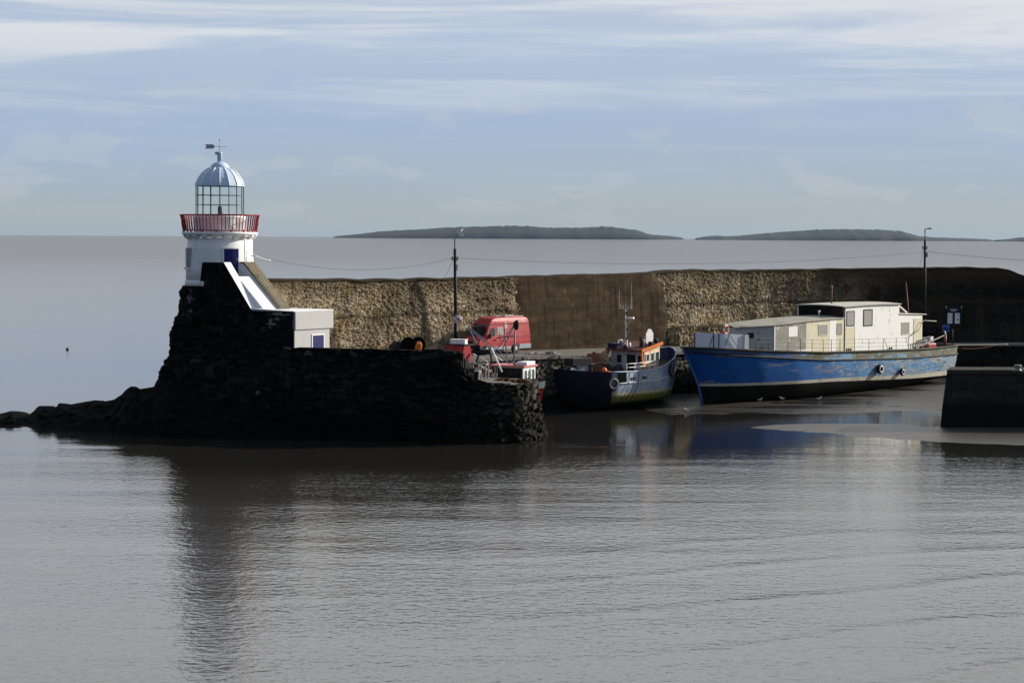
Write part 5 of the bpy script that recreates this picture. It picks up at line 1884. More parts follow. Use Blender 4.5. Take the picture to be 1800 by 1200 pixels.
    for a in range(4):
        mb.box((34.3, -0.1+0.42*math.cos(a*PI/2+0.4), 0.5+0.42*math.sin(a*PI/2+0.4)), (0.10, 0.42, 0.26), rot=Euler((a*PI/2+0.4, 0.5, 0)))
    mb.tube([(33.0, 0, 0.5), (34.5, 0, 0.5)], 0.10, 8)
    mb.build('rudder', M['black_metal'], o)
    return o, top, edge_at


hulk, hulk_top, hulk_edge = build_hulk()
BM_ = Matrix.Translation(BO) @ Matrix.Rotation(BA, 4, 'Z')


def hk(x, y, z):
    return BM_ @ Vector((x, y, z))


def ring_thing(name, label, cat, px, py, s, ro, ri, mat, group=None, inner=None):
    t, z = bt_(px, py, s)
    p = hk(t, -s, z)
    o = thing(name, label, cat, tuple(p), BA, group)
    mb = MB()
    mb.torus((0, 0, 0), ro-ri, ri, (0, 1, 0), 24, 10)
    mb.build('ring', mat, o)
    if inner:
        mb = MB()
        mb.torus((0, -ri*0.95, 0), ro-ri*1.25, ri*0.35, (0, 1, 0), 24, 8)
        mb.build('pale_wall', inner, o)
    return o


ring_thing('tyre_fender', 'larger tyre fender hanging on the faded blue hull, left of a smaller one', 'tyre', 1547, 648.5, 3.55, 0.43, 0.14, M['rubber'], 'tyres on the blue hulk', M['white_paint'])
ring_thing('tyre_fender', 'smaller tyre fender with pale rim on the blue hull nearest its stern', 'tyre', 1586, 653.5, 3.42, 0.34, 0.12, M['rubber'], 'tyres on the blue hulk', M['white_paint'])
t_, z_ = bt_(1276, 579, 1.6)
p_ = hk(t_, -1.6, z_)
lb = thing('lifebuoy', 'red and white lifebuoy ring behind the pale bow boards of the blue hulk', 'lifebuoy', tuple(p_), BA)
mb = MB()
mb.torus((0, 0, 0), 0.30, 0.075, (0, 1, 0), 28, 10)
mb.build('ring', paint('lifebuoy_white', (0.7, 0.5, 0.45), 0.5), lb)
mb = MB()
for k in range(4):
    a = R(45+90*k)
    pts = [(0.30*math.cos(a+d_), 0, 0.30*math.sin(a+d_)) for d_ in (-0.25, -0.1, 0.1, 0.25)]
    mb.tube(pts, 0.082, 10)
mb.build('red_bands', paint('lifebuoy_red', (0.5, 0.04, 0.02), 0.5), lb)
mb = MB()
mb.tube([(0, 0.1, -1.3), (0, 0.1, 0.3)], 0.03, 6)
mb.tube([(0, 0.1, 0.2), (0, 0.0, 0.3)], 0.02, 6)
mb.build('stand', M['black_metal'], lb)

# clutter on the hulk's decks, each its own thing
ld = thing('ladder', 'short dark ladder lying against the stern rail of the blue hulk', 'ladder', tuple(hk(30.6, -2.55, 3.42)), BA)
mb = MB()
for yy in (0.0,):
    mb.bar((-1.0, 0.1, 0.12), (1.5, 0.05, 0.30), 0.06)
    mb.bar((-0.8, -0.05, 0.72), (1.6, -0.05, 0.98), 0.06)
mb.build('side_rails', M['black_metal'], ld)
mb = MB()
for k in range(8):
    f = k/7
    mb.bar((-0.9+2.3*f, 0.08, 0.13+0.16*f), (-0.7+2.2*f, -0.05, 0.74+0.22*f), 0.05)
mb.build('rungs', M['galv'], ld)
rb = thing('red_fuel_can', 'red plastic can lying on the stern deck of the blue hulk', 'can', tuple(hk(33.3, -1.9, 3.14)), BA)
mb = MB()
mb.box((0, 0, 0.36), (1.5, 0.5, 0.6), taper=0.9)
mb.build('body', paint('red_can', (0.30, 0.02, 0.02), 0.5, 0.2), rb, bevel=0.08)
mb = MB()
mb.tube([(-0.3, 0, 0.64), (-0.2, 0, 0.78), (0.2, 0, 0.78), (0.3, 0, 0.64)], 0.03, 6)
mb.build('handle', M['black_metal'], rb)
for k, (x, y, s_, lab, mt) in enumerate(((32.3, -0.9, 0.55, 'dark tarpaulin heap on the stern deck just behind the aft cabin', 'black_metal'), (34.3, -1.0, 0.6, 'grey green machinery lump on the stern deck near the red can', 'galv'))):
    o = thing('deck_gear', lab, 'deck gear', tuple(hk(x, y, 3.12)), BA)
    mb = MB()
    for i in range(6):
        mb.ball((rnd.uniform(-0.6, 0.6), rnd.uniform(-0.3, 0.3), 0.35+rnd.uniform(0, 0.5)), (0.42*s_+0.1, 0.35, 0.36), 0.8, 2, k*10+i)
    mb.build('heap', M[mt], o)
    mb = MB()
    mb.box((0.2, -0.2, 1.05), (0.45, 0.3, 0.3), jit=0.04)
    mb.box((0.0, 0, 0.12), (0.9, 0.5, 0.26), jit=0.04)
    mb.build('box', M['white_paint'] if k else M['galv'], o)
pk = thing('plank', 'pale plank leaning along the stern rail of the blue hulk in front of the ladder', 'plank', tuple(hk(29.5, -2.75, 3.5)), BA)
mb = MB()
mb.bar((0, 0, 0.05), (5.3, 0.35, 0.95), 0.10, 0.05)
mb.build('board', M['rope_pale'], pk)
rp_ = thing('red_post', 'short red post with a white cap on the stern of the blue hulk', 'post', tuple(hk(35.7, -2.0, 3.14)), BA)
mb = MB()
mb.tube([(0, 0, 0), (0, 0, 1.35)], 0.12, 10)
mb.build('post', paint('dark_red_post', (0.15, 0.015, 0.012), 0.5), rp_)
mb = MB()
mb.tube([(0, 0, 1.35), (-0.12, 0, 1.62)], 0.09, 10)
mb.build('cap', M['white_paint'], rp_)

a_ = hk(37.3, -2.2, 3.5)
e1 = at(1760, 604, 180)
cable('mooring_rope', 'upper pale mooring rope from the hulk stern across to the shaded quay', a_, at(1772, 605, 176), 0.02, 0.035, 'rope_pale', 'rope')
cable('mooring_rope', 'lower slack mooring rope with reddish tint below the hulk stern line', a_ + Vector((0, 0, -0.25)), at(1748, 607, 176.5), 0.18, 0.022, 'rope_orange', 'rope')

# ------------------------------------------------------------------ the working trawler
TA = R(50)
TO = Vector((5.48, 143.95, 0))
TM = Matrix.Translation(TO) @ Matrix.Rotation(TA, 4, 'Z')


def tk(x, y, z):
    return TM @ Vector((x, y, z))


def trawler_side_mat():
    m, G = new_mat('trawler_hull_paint')
    t = G.n('ShaderNodeTexCoord').outputs['Object']
    z = G.n('ShaderNodeSeparateXYZ', {0: t}).outputs[2]
    n1 = G.noise(t, 1.6, 7, 0.65)
    c = G.mix(n1, (0.21, 0.28, 0.38), (0.40, 0.47, 0.56))
    n0 = G.noise(G.scale(t, (0.6, 0.6, 0.6)), 1.0, 3, 0.5)
    c = G.mix(G.ramp(n0, [(0.45, (0, 0, 0)), (0.6, (0.5, 0.5, 0.5))]), c, (0.09, 0.15, 0.27))
    st1 = G.noise(G.scale(t, (5, 5, 0.7)), 1.0, 6, 0.7)
    c = G.mix(G.ramp(st1, [(0.555, (0, 0, 0)), (0.63, (0.75, 0.75, 0.75))]), c, (0.19, 0.125, 0.08))
    zz_ = G.math('ADD', z, G.math('MULTIPLY', G.math('SUBTRACT', G.noise(G.scale(t, (3, 3, 0.8)), 1.0, 6, 0.7), 0.5), 0.7))
    c = G.mix(G.ramp(G.math('DIVIDE', zz_, 4.0), [(0.335, (1, 1, 1)), (0.36, (0, 0, 0))]), c, (0.48, 0.43, 0.28))
    c = G.mix(G.ramp(G.math('DIVIDE', zz_, 4.0), [(0.275, (1, 1, 1)), (0.31, (0, 0, 0))]), c, (0.135, 0.155, 0.022))
    c = G.mix(G.ramp(G.math('DIVIDE', zz_, 4.0), [(0.13, (1, 1, 1)), (0.19, (0, 0, 0))]), c, (0.025, 0.026, 0.012))
    return finish(m, G, c, 0.5, n1, 0.3, 0.04)


def build_trawler():
    o = thing('fishing_trawler', 'blue fishing trawler with rusty orange wheelhouse and weedy waterline, bow towards the sea wall', 'boat', tuple(TO), TA)
    L = 11.1

    def hb(x):
        return lerp(x, [(-0.7, 2.75), (-0.55, 2.88), (-0.2, 2.97), (0.4, 3.03), (1.5, 3.08), (4, 3.1), (6.5, 2.95), (8.2, 2.45), (9.6, 1.65), (10.6, 0.72), (11.1, 0.03)])
    sheer = lambda x: lerp(x, [(-0.7, 2.98), (2, 2.92), (4.5, 2.95), (6, 3.15), (7.5, 3.5), (9.3, 3.92), (11.1, 4.3)])
    knk = lambda x: lerp(x, [(-0.7, 2.12), (5, 2.12), (8.5, 2.55), (11.1, 3.2)])
    levels = [(sheer, 1.0, 0.0), (knk, 1.0, 0.1), (lambda x: 1.35+0.02*x, 0.96, 0.35), (lambda x: 0.75, 0.86, 0.75), (lambda x: 0.28, 0.55, 1.3), (lambda x: 0.0, 0.12, 1.7), (lambda x: -0.2, 0.03, 1.9)]
    rows = []
    NF = 44
    for zf, wf, ins in levels:
        row = []
        for i in range(NF+1):
            f = i/NF
            f = 0.5-0.5*math.cos(PI*f)
            xr = -0.7 + (L+0.7)*f
            x = (-0.25 + ins*0.6) + (L+0.25 - ins*1.3)*f
            row.append((x, hb(xr)*wf, zf(xr)))
        rows.append(row)
    hm = trawler_side_mat()
    hull_band('hull', rows[1:], hm, o, stern=False)
    hull_band('bulwark', rows[0:2], hm, o, stern=False)
    mb = MB()
    mb.grid([[(r[0][0], -r[0][1], r[0][2]) for r in rows], [(r[0][0]-0.22, 0, r[0][2]) for r in rows], [(r[0][0], r[0][1], r[0][2]) for r in rows]])
    mb.build('transom', paint('shaded_stern_paint', (0.006, 0.009, 0.026), 0.7, 0.25, 1.5, (0.02, 0.02, 0.015), 0.3, 1.0), o)  # unlit stern's shade put into the paint as near-black navy
    # inside of the bulwark and deck
    mb = MB()
    navy = paint('navy_bulwark_inside', (0.012, 0.02, 0.075), 0.5, 0.2, 2.0, (0.06, 0.06, 0.07), 0.2, 2.0)
    for sgn in (-1, 1):
        mb.grid([[(x, sgn*max(0.0, y-0.09), z) for x, y, z in rows[0]], [(x, sgn*max(0.0, y-0.09), z-0.95) for x, y, z in rows[0]]])
    mb.build('bulwark_lining', navy, o)
    mb = MB()
    mb.grid([[(x, -max(0.0, y-0.1), z-0.95) for x, y, z in rows[0]], [(x, 0, z-0.9) for x, y, z in rows[0]], [(x, max(0.0, y-0.1), z-0.95) for x, y, z in rows[0]]])
    mb.build('deck', paint('dark_work_deck', (0.05, 0.05, 0.055), 0.8, 0.3, 1.5, (0.12, 0.07, 0.04), 0.25, 1.5), o)
    mb = MB()
    for sgn in (-1, 1):
        mb.tube([(x, sgn*y, z+0.02) for x, y, z in rows[0]], 0.06, 6)
    mb.build('cap_rail', paint('pale_blue_cap', (0.30, 0.36, 0.46), 0.5, 0.2, 2.0, (0.15, 0.1, 0.07), 0.3, 3.0), o)
    mb = MB()
    for sgn in (-1, 1):
        mb.tube([(x, sgn*(y+0.02), z) for x, y, z in rows[1][6:]], 0.055, 6)
    mb.build('rubbing_strake', M['grey_metal'], o)
    mb = MB()
    for x in (2.0, 3.4):
        y = hb(x)
        mb.box((x, -y-0.005, 2.42), (0.55, 0.06, 0.18))
    for x in (2.0, 3.4):
        mb.box((x, hb(x)+0.005, 2.42), (0.55, 0.06, 0.18))
    mb.build('freeing_port', M['black_metal'], o)
    mb = MB()
    mb.grid([[(x, -hb(x)-0.012, z) for x in (0.2, 0.5, 0.9, 1.2)] for z in (2.2, 2.98)])
    mb.build('bulwark_opening', M['void'], o)
    # wheelhouse
    orange = paint('rusty_orange_paint', (0.66, 0.17, 0.035), 0.5, 0.2, 1.5, (0.30, 0.08, 0.03), 0.25, 1.8, dirt2=(0.62, 0.48, 0.28), amount2=0.15, d2scale=2.0)
    cream = paint('rusty_cream_paint', (0.74, 0.58, 0.33), 0.55, 0.15, 1.5, (0.62, 0.20, 0.05), 0.40, 1.6)
    wht = paint('dull_white_paint', (0.50, 0.51, 0.53), 0.55, 0.1, 1.5, (0.25, 0.15, 0.1), 0.2, 2.0)
    X0, X1, YS, YP = 4.9, 6.65, -2.0, 1.2
    Zd, Za, Zf = 2.05, 4.35, 4.75
    mb = MB()
    vs = [(X0, YS, Zd), (X1, YS, Zd), (X1+0.30, YS, Zf), (X0, YS, Za), (X0, YS+0.08, Zd), (X1, YS+0.08, Zd), (X1+0.30, YS+0.08, Zf), (X0, YS+0.08, Za)]
    fc = [(0, 1, 2, 3), (7, 6, 5, 4), (0, 4, 5, 1), (1, 5, 6, 2), (2, 6, 7, 3), (3, 7, 4, 0)]
    mb.add(vs, fc)
    ws = mb.build('wheelhouse_side', cream, o)
    mb = MB()
    mb.add([(x, y+YP-YS-0.08, z) for x, y, z in vs], fc)
    mb.build('wheelhouse_side', cream, o)
    mb = MB()
    mb.span((X0+0.01, YS+0.08, Zd), (X0+0.09, YP-0.08, Za-0.02))
    wa = mb.build('wheelhouse_back', wht, o)
    mb = MB()
    mb.add([(X1-0.05, YS+0.08, Zd), (X1-0.05, YP-0.08, Zd), (X1+0.3, YP-0.08, Zf), (X1+0.3, YS+0.08, Zf)], [(0, 1, 2, 3)])
    mb.build('wheelhouse_front', cream, o)
    for xa, xb in ((5.08, 5.48), (5.66, 6.12), (6.28, 6.80)):
        mb = MB()
        za_ = 3.42; 
        zb_ = lambda x: 4.02 + (x-X0)*0.115
        vs = []
        for y in (YS-0.02, YS+0.03):
            vs += [(xa, y, za_+0.05), (xb, y, za_+0.12), (xb, y, zb_(xb)), (xa, y, zb_(xa))]
        mb.add(vs, fc)
        wi = mb.build('window', M['window_green'], ws)
        mb = MB()
        for i in range(4):
            a, b = Vector(vs[i]), Vector(vs[(i+1) % 4])
            mb.bar(a + Vector((0, -0.005, 0)), b + Vector((0, -0.005, 0)), 0.06, 0.06)
        mb.build('frame', M['white_paint'], wi)
    mb = MB()
    mb.span((5.0, YS-0.03, Zd), (5.28, YS+0.01, 3.35))
    mb.build('orange_panel', orange, ws)
    mb = MB()
    mb.torus((5.75, YS-0.06, 2.95), 0.28, 0.06, (0, 1, 0), 20, 8)
    mb.build('ring_bracket', M['white_paint'], ws)
    mb = MB()
    mb.span((X0-0.03, -1.15, Zd), (X0+0.02, -0.35, 4.0))
    dr_ = mb.build('door', M['black_metal'], wa)
    for ya, yb in ((0.2, 0.6), (-1.75, -1.4)):
        mb = MB()
        mb.span((X0-0.03, ya, 3.35), (X0+0.02, yb, 3.95))
        mb.build('window', M['window_dark'], wa)
    # roof: dark rusty, with an orange edge on the lit side
    rust = paint('dark_rust_roof', (0.11, 0.035, 0.025), 0.75, 0.3, 2.0, (0.20, 0.07, 0.04), 0.3, 2.0)
    mb = MB()
    vs = [(X0-0.55, YS-0.12, Za-0.06), (X1+0.42, YS-0.12, Zf+0.05), (X1+0.42, YP+0.12, Zf+0.05), (X0-0.55, YP+0.12, Za-0.06)]
    mb.add(vs + [(x, y, z+0.12) for x, y, z in vs], [(3, 2, 1, 0), (4, 5, 6, 7), (0, 1, 5, 4), (1, 2, 6, 5), (2, 3, 7, 6), (3, 0, 4, 7)])
    rf = mb.build('roof', rust, o)
    mb = MB()
    mb.bar((X0-0.57, YS-0.16, Za+0.0), (X1+0.44, YS-0.16, Zf+0.11), 0.08, 0.22)
    mb.build('roof_edge', orange, rf)
    mb = MB()
    mb.bar((X0-0.45, YS-0.05, Za-0.05), (X0-0.10, YS-0.05, Zd), 0.12)
    mb.bar((X0-0.5, YS-0.05, Za-0.1), (X0-0.05, YS-0.05, 3.1), 0.07)
    mb.bar((X0-0.55, YP, Za-0.05), (X0-1.35, YP+0.25, Zd-0.1), 0.14)
    mb.build('roof_post', orange, o)
    # mast
    mx, my = 5.4, 0.2
    zb = Za + 0.1
    mb = MB()
    mb.tube([(mx, my, zb), (mx, my, zb+3.05)], 0.045, 8)
    mb.tube([(mx, my-0.16, zb), (mx, my-0.06, zb+1.9)], 0.022, 6)
    mb.bar((mx, my, zb+2.1), (mx+0.1, my-0.42, zb+2.12), 0.04)
    mb.bar((mx, my, zb+1.55), (mx+0.1, my-0.42, zb+2.12), 0.035)
    mb.bar((mx, my-0.35, zb+1.35), (mx, my+0.35, zb+1.35), 0.03)
    ma = mb.build('mast', M['galv'], o)
    mb = MB()
    mb.box((mx+0.1, my-0.42, zb+2.32), (0.25, 0.62, 0.16))
    mb.build('radar', M['white_paint'], ma, bevel=0.05)
    mb = MB()
    mb.bar((mx, my-0.6, zb+3.02), (mx, my+0.7, zb+3.05), 0.035)
    for y, h in ((-0.6, 0.95), (-0.42, 0.3), (-0.2, 0.28), (0.0, 0.42), (0.2, 0.3), (0.45, 0.35), (0.6, 0.3)):
        mb.tube([(mx, my+y, zb+3.02), (mx, my+y, zb+3.02+h)], 0.018, 5)
    mb.tube([(mx, my-0.55, zb+3.0), (mx, my-0.55, zb+5.1)], 0.014, 5)
    mb.tube([(mx, my+0.62, zb+3.0), (mx, my+0.62, zb+4.5)], 0.014, 5)
    mb.build('aerials', M['galv'], ma)
    mb = MB()
    mb.box((mx+0.02, my-0.15, zb+2.72), (0.16, 0.16, 0.2))
    mb.box((mx+0.02, my-0.18, zb+1.45), (0.12, 0.14, 0.2))
    mb.box((mx+0.02, my-0.16, zb+0.65), (0.14, 0.16, 0.24))
    mb.build('mast_lamp', M['black_metal'], ma)
    mb = MB()
    for a, b in (((0, 0.42, 0), (0, 0.42, 0.62)), ((0, -0.42, 0), (0, -0.42, 0.62)), ((0, 0.42, 0.62), (0, -0.42, 0.62)), ((0.5, 0.42, 0), (0.5, 0.42, 0.62)), ((0, 0.42, 0.62), (0.5, 0.42, 0.62))):
        mb.bar((5.2+a[0], 0.3+a[1], zb+a[2]-0.05), (5.2+b[0], 0.3+b[1], zb+b[2]), 0.06)
    mb.build('roof_frame', M['white_paint'], rf)
    mb = MB()
    mb.tube([(5.2, -0.35, zb-0.02), (5.2, -0.35, zb+0.42)], 0.12, 10)
    mb.build('canister', M['white_paint'], rf)
    mb = MB()
    mb.tube([(5.6, -1.3, zb), (5.6, -1.3, zb+0.85)], 0.24, 12)
    mb.tube([(5.6, -1.3, zb+0.85), (5.6, -1.3, zb+0.90)], 0.30, 12)
    mb.build('funnel', paint('brown_funnel', (0.08, 0.035, 0.025), 0.6, 0.2, 3.0), rf)
    mb = MB()
    mb.tube([(5.2, -1.7, zb-0.05), (5.2, -1.7, zb+0.5), (5.25, -1.6, zb+0.72), (5.35, -1.45, zb+0.8)], 0.06, 8)
    mb.build('exhaust_pipe', M['grey_rubber'], rf)
    board = [(-0.55, 0), (0.55, 0), (0.55, 1.05), (0.40, 1.05), (0.36, 1.22), (0.2, 1.36), (0, 1.40), (-0.2, 1.36), (-0.36, 1.22), (-0.40, 1.05), (-0.55, 1.05)]
    mb = TX([(x*0.78, z*0.82) for x, z in board], -0.03, 0.03)
    mb.v = [Matrix.Translation((6.3, -1.45, Zf+0.06)) @ Matrix.Rotation(-TA+R(46), 4, 'Z') @ v for v in mb.v]
    mb.build('white_board', M['white_paint'], rf)
    mb = MB()
    mb.ball((6.5, -1.9, Zf+0.30), (0.22, 0.22, 0.22), 0.1)
    mb.box((5.95, -1.85, Zf+0.05), (0.3, 0.3, 0.4))
    mb.build('black_float', M['black_metal'], rf)
    mb = MB()
    mb.box((5.0, 0.85, zb+0.18), (0.9, 0.9, 0.4), jit=0.06)
    mb.box((5.8, 0.75, zb+0.25), (0.6, 0.5, 0.35), jit=0.05)
    mb.ball((4.7, -0.35, zb+0.12), (0.2, 0.2, 0.2), 0.2)
    mb.build('net_bin', navy, rf)
    mb = MB()
    mb.ball((4.95, -0.05, zb+0.16), (0.14, 0.16, 0.3), 0.3)
    mb.build('orange_float', orange, rf)
    # white rails on both quarters
    def rail_run(xs, sgn, z0, nrail=3):
        m = MB()
        pts = [(x, sgn*(hb(x)-0.08), sheer(x)) for x in xs]
        for dz in ([0.62, 0.34][:nrail]):
            m.tube([(x, y, z+dz) for x, y, z in pts], 0.032, 6)
        for x, y, z in pts[::2]:
            m.tube([(x, y, z), (x, y, z+0.62)], 0.028, 6)
        return m
    rail_run([1.3, 1.8, 2.3, 2.9, 3.6, 4.3, 5.0], -1, 0).build('guard_rail', M['white_paint'], o)
    rail_run([0.3, 1.0, 1.8, 2.6, 3.4], 1, 0, 2).build('guard_rail', M['white_paint'], o)
    # winch and deck machinery
    mb = MB()
    mb.tube([(0.9, 0.9, 2.55), (0.9, 1.8, 2.55)], 0.34, 14)
    mb.tube([(0.9, 0.85, 2.55), (0.9, 0.92, 2.55)], 0.50, 16)
    mb.tube([(0.9, 1.78, 2.55), (0.9, 1.85, 2.55)], 0.50, 16)
    mb.box((0.9, 1.35, 2.1), (0.7, 1.0, 0.4))
    mb.build('winch', M['galv'], o)
    mb = MB()
    mb.tube([(0.6, -0.2, 2.0), (0.6, -0.2, 3.55)], 0.07, 8)
    mb.bar((0.6, -0.5, 3.3), (0.6, 0.5, 3.35), 0.08)
    mb.tube([(3.9, 0.8, 2.0), (3.9, 0.8, 3.2)], 0.28, 10)
    mb.box((4.3, -0.2, 2.4), (0.5, 0.8, 0.8), jit=0.04)
    mb.build('deck_machinery', M['black_metal'], o)
    mb = MB()
    mb.tube([(3.0, -0.9, 2.75), (3.0, 0.1, 2.75)], 0.40, 16)
    for y in (-0.95, 0.15):
        mb.tube([(3.0, y-0.04, 2.75), (3.0, y+0.04, 2.75)], 0.62, 20)
    mb.box((3.0, -0.4, 2.2), (0.6, 1.3, 0.4))
    mb.build('net_drum', M['rubber'], o)
    mb = MB()
    for k in range(9):
        mb.ball((1.5+rnd.uniform(-0.7, 0.7), -0.6+rnd.uniform(-1.0, 0.9), 2.25+rnd.uniform(0, 0.45)), (0.34, 0.34, 0.24), 0.7, 2, k+40)
    mb.build('net_heap', paint('orange_brown_net', (0.30, 0.10, 0.035), 0.9, 0.4, 6.0, (0.06, 0.05, 0.05), 0.4, 4.0, bump=0.8), o)
    mb = MB()
    mb.ball((0.35, -1.6, 3.05), (0.22, 0.22, 0.22), 0.1)
    mb.tube([(0.35, -1.6, 2.2), (0.35, -1.6, 2.9)], 0.05, 6)
    mb.build('marker_float', orange, o)
    mb = MB()
    mb.box((2.2, 1.9, 2.55), (0.9, 0.6, 0.5), jit=0.03)
    mb.box((2.2, 1.9, 2.98), (0.8, 0.5, 0.3), jit=0.03)
    mb.build('stacked_fish_box', M['grey_metal'], o)
    mb = MB()
    mb.bar((4.2, 2.3, 2.1), (5.1, 1.5, 4.25), 0.22, 0.10)
    mb.bar((3.7, 2.5, 2.1), (4.75, 1.6, 4.2), 0.16, 0.10)
    mb.build('gantry_leg', rust, o)
    mb = MB()
    for xa, ya, xb, yb in ((0.6, -0.2, 4.4, 0.8), (0.6, 0.4, 4.6, -1.0)):
        mb.tube([(xa, ya, 3.4), ((xa+xb)/2, (ya+yb)/2, 3.55), (xb, yb, 4.2)], 0.018, 5)
    mb.build('rigging', M['cable'], o)
    mb = MB()
    for k, x in enumerate((1.4, 2.0, 2.6)):
        y = hb(x)
        mb.tube([(x+0.2, -y+0.02, sheer(x)+0.05), (x, -y-0.07, 2.2), (x-0.25, -y*0.97-0.06, 1.4), (x-0.4, -y*0.80-0.04, 0.6)], 0.022, 5)
    mb.build('hanging_line', M['cable'], o)
    return o, hb, sheer


trawler, thb, tsheer = build_trawler()


def tyre(label, x, s, z, ro, tilt=0.0):
    y = -(thb(x)+0.14)*s
    p = tk(x, y, z)
    dy = (thb(x+0.3)-thb(x-0.3))/0.6
    ang = TA - math.atan(dy)*s
    o = thing('tyre_fender', label, 'tyre', tuple(p), ang, 'tyres hung on the trawler')
    mb = MB()
    mb.torus((0, 0, 0), ro*0.73, ro*0.27, (0, 1, 0), 28, 12)
    mb.build('tread', M['rubber'], o)
    mb = MB()
    mb.torus((0, -ro*0.20, 0), ro*0.66, ro*0.14, (0, 1, 0), 28, 8)
    mb.build('pale_wall', M['grey_rubber'], o)
    mb = MB()
    mb.tube([(0, 0.05, ro*0.6), (0, 0.02, ro+0.35)], 0.02, 5)
    mb.build('hanger', M['cable'], o)
    return o


tyre('grey tyre fender hung at the near stern quarter of the blue trawler', -0.45, 1, 2.15, 0.52)
tyre('tyre fender hung near the bow of the blue trawler', 7.3, 1, 2.75, 0.52)

td = thing('trawl_door', 'tan steel trawl door with holes leaning beside the orange wheelhouse', 'trawl door', tuple(tk(3.75, 0.75, 2.25)), TA)
mb = MB()
door_p = [(-0.55, 0.1), (0.0, -0.05), (0.55, 0.1), (0.62, 0.9), (0.55, 1.7), (0.3, 2.0), (0.0, 1.9), (-0.3, 2.0), (-0.55, 1.7), (-0.62, 0.9)]
m3 = TX(door_p, -0.05, 0.05)
Mt = Matrix.Rotation(R(95), 4, 'Z') @ Matrix.Rotation(R(16), 4, 'Y')
mb.add([Mt @ v for v in m3.v], m3.f)
mb.build('plate', paint('tan_rusty_plate', (0.42, 0.32, 0.21), 0.7, 0.2, 2.0, (0.20, 0.09, 0.05), 0.35, 2.0), td)
mb = MB()
for x, z in ((-0.3, 0.5), (0.28, 0.75), (-0.28, 1.2), (0.3, 1.5), (0.0, 1.0)):
    mb.add([Mt @ Vector((x+0.08*math.cos(a), y, z+0.08*math.sin(a))) for y in (-0.07, 0.07) for a in [2*PI*k/10 for k in range(10)]],
           [tuple(range(10)), tuple(reversed(range(10, 20)))] + [(k, (k+1) % 10, 10+(k+1) % 10, 10+k) for k in range(10)])
mb.build('holes', M['black_metal'], td)
td2 = thing('trawl_door', 'rust brown trawl door leaning behind the tan one at the aft end of the wheelhouse', 'trawl door', tuple(tk(3.25, 1.3, 2.2)), TA)
mb = MB()
mb.add([Mt @ v for v in m3.v], m3.f)
mb.build('plate', paint('rust_brown_plate', (0.26, 0.10, 0.05), 0.75, 0.3, 2.0, (0.40, 0.30, 0.2), 0.25, 2.0), td2)
mb = MB()
for k in (-0.3, 0.3):
    mb.add([Mt @ v for v in TX([(k-0.05, 0.1), (k+0.05, 0.1), (k+0.05, 1.8), (k-0.05, 1.8)], -0.09, -0.05).v], TX([(0, 0), (1, 0), (1, 1), (0, 1)], 0, 1).f)
mb.build('ribs', M['black_metal'], td2)

# ------------------------------------------------------------------ small red boat behind the pier arm
SU = Vector((0.9, -0.44, 0)).normalized()
SB = Vector((2.22, 127.6, 0))
SA = math.atan2(SU.y, SU.x)
SM = Matrix.Translation(SB) @ Matrix.Rotation(SA, 4, 'Z')
SMI = SM.inverted()


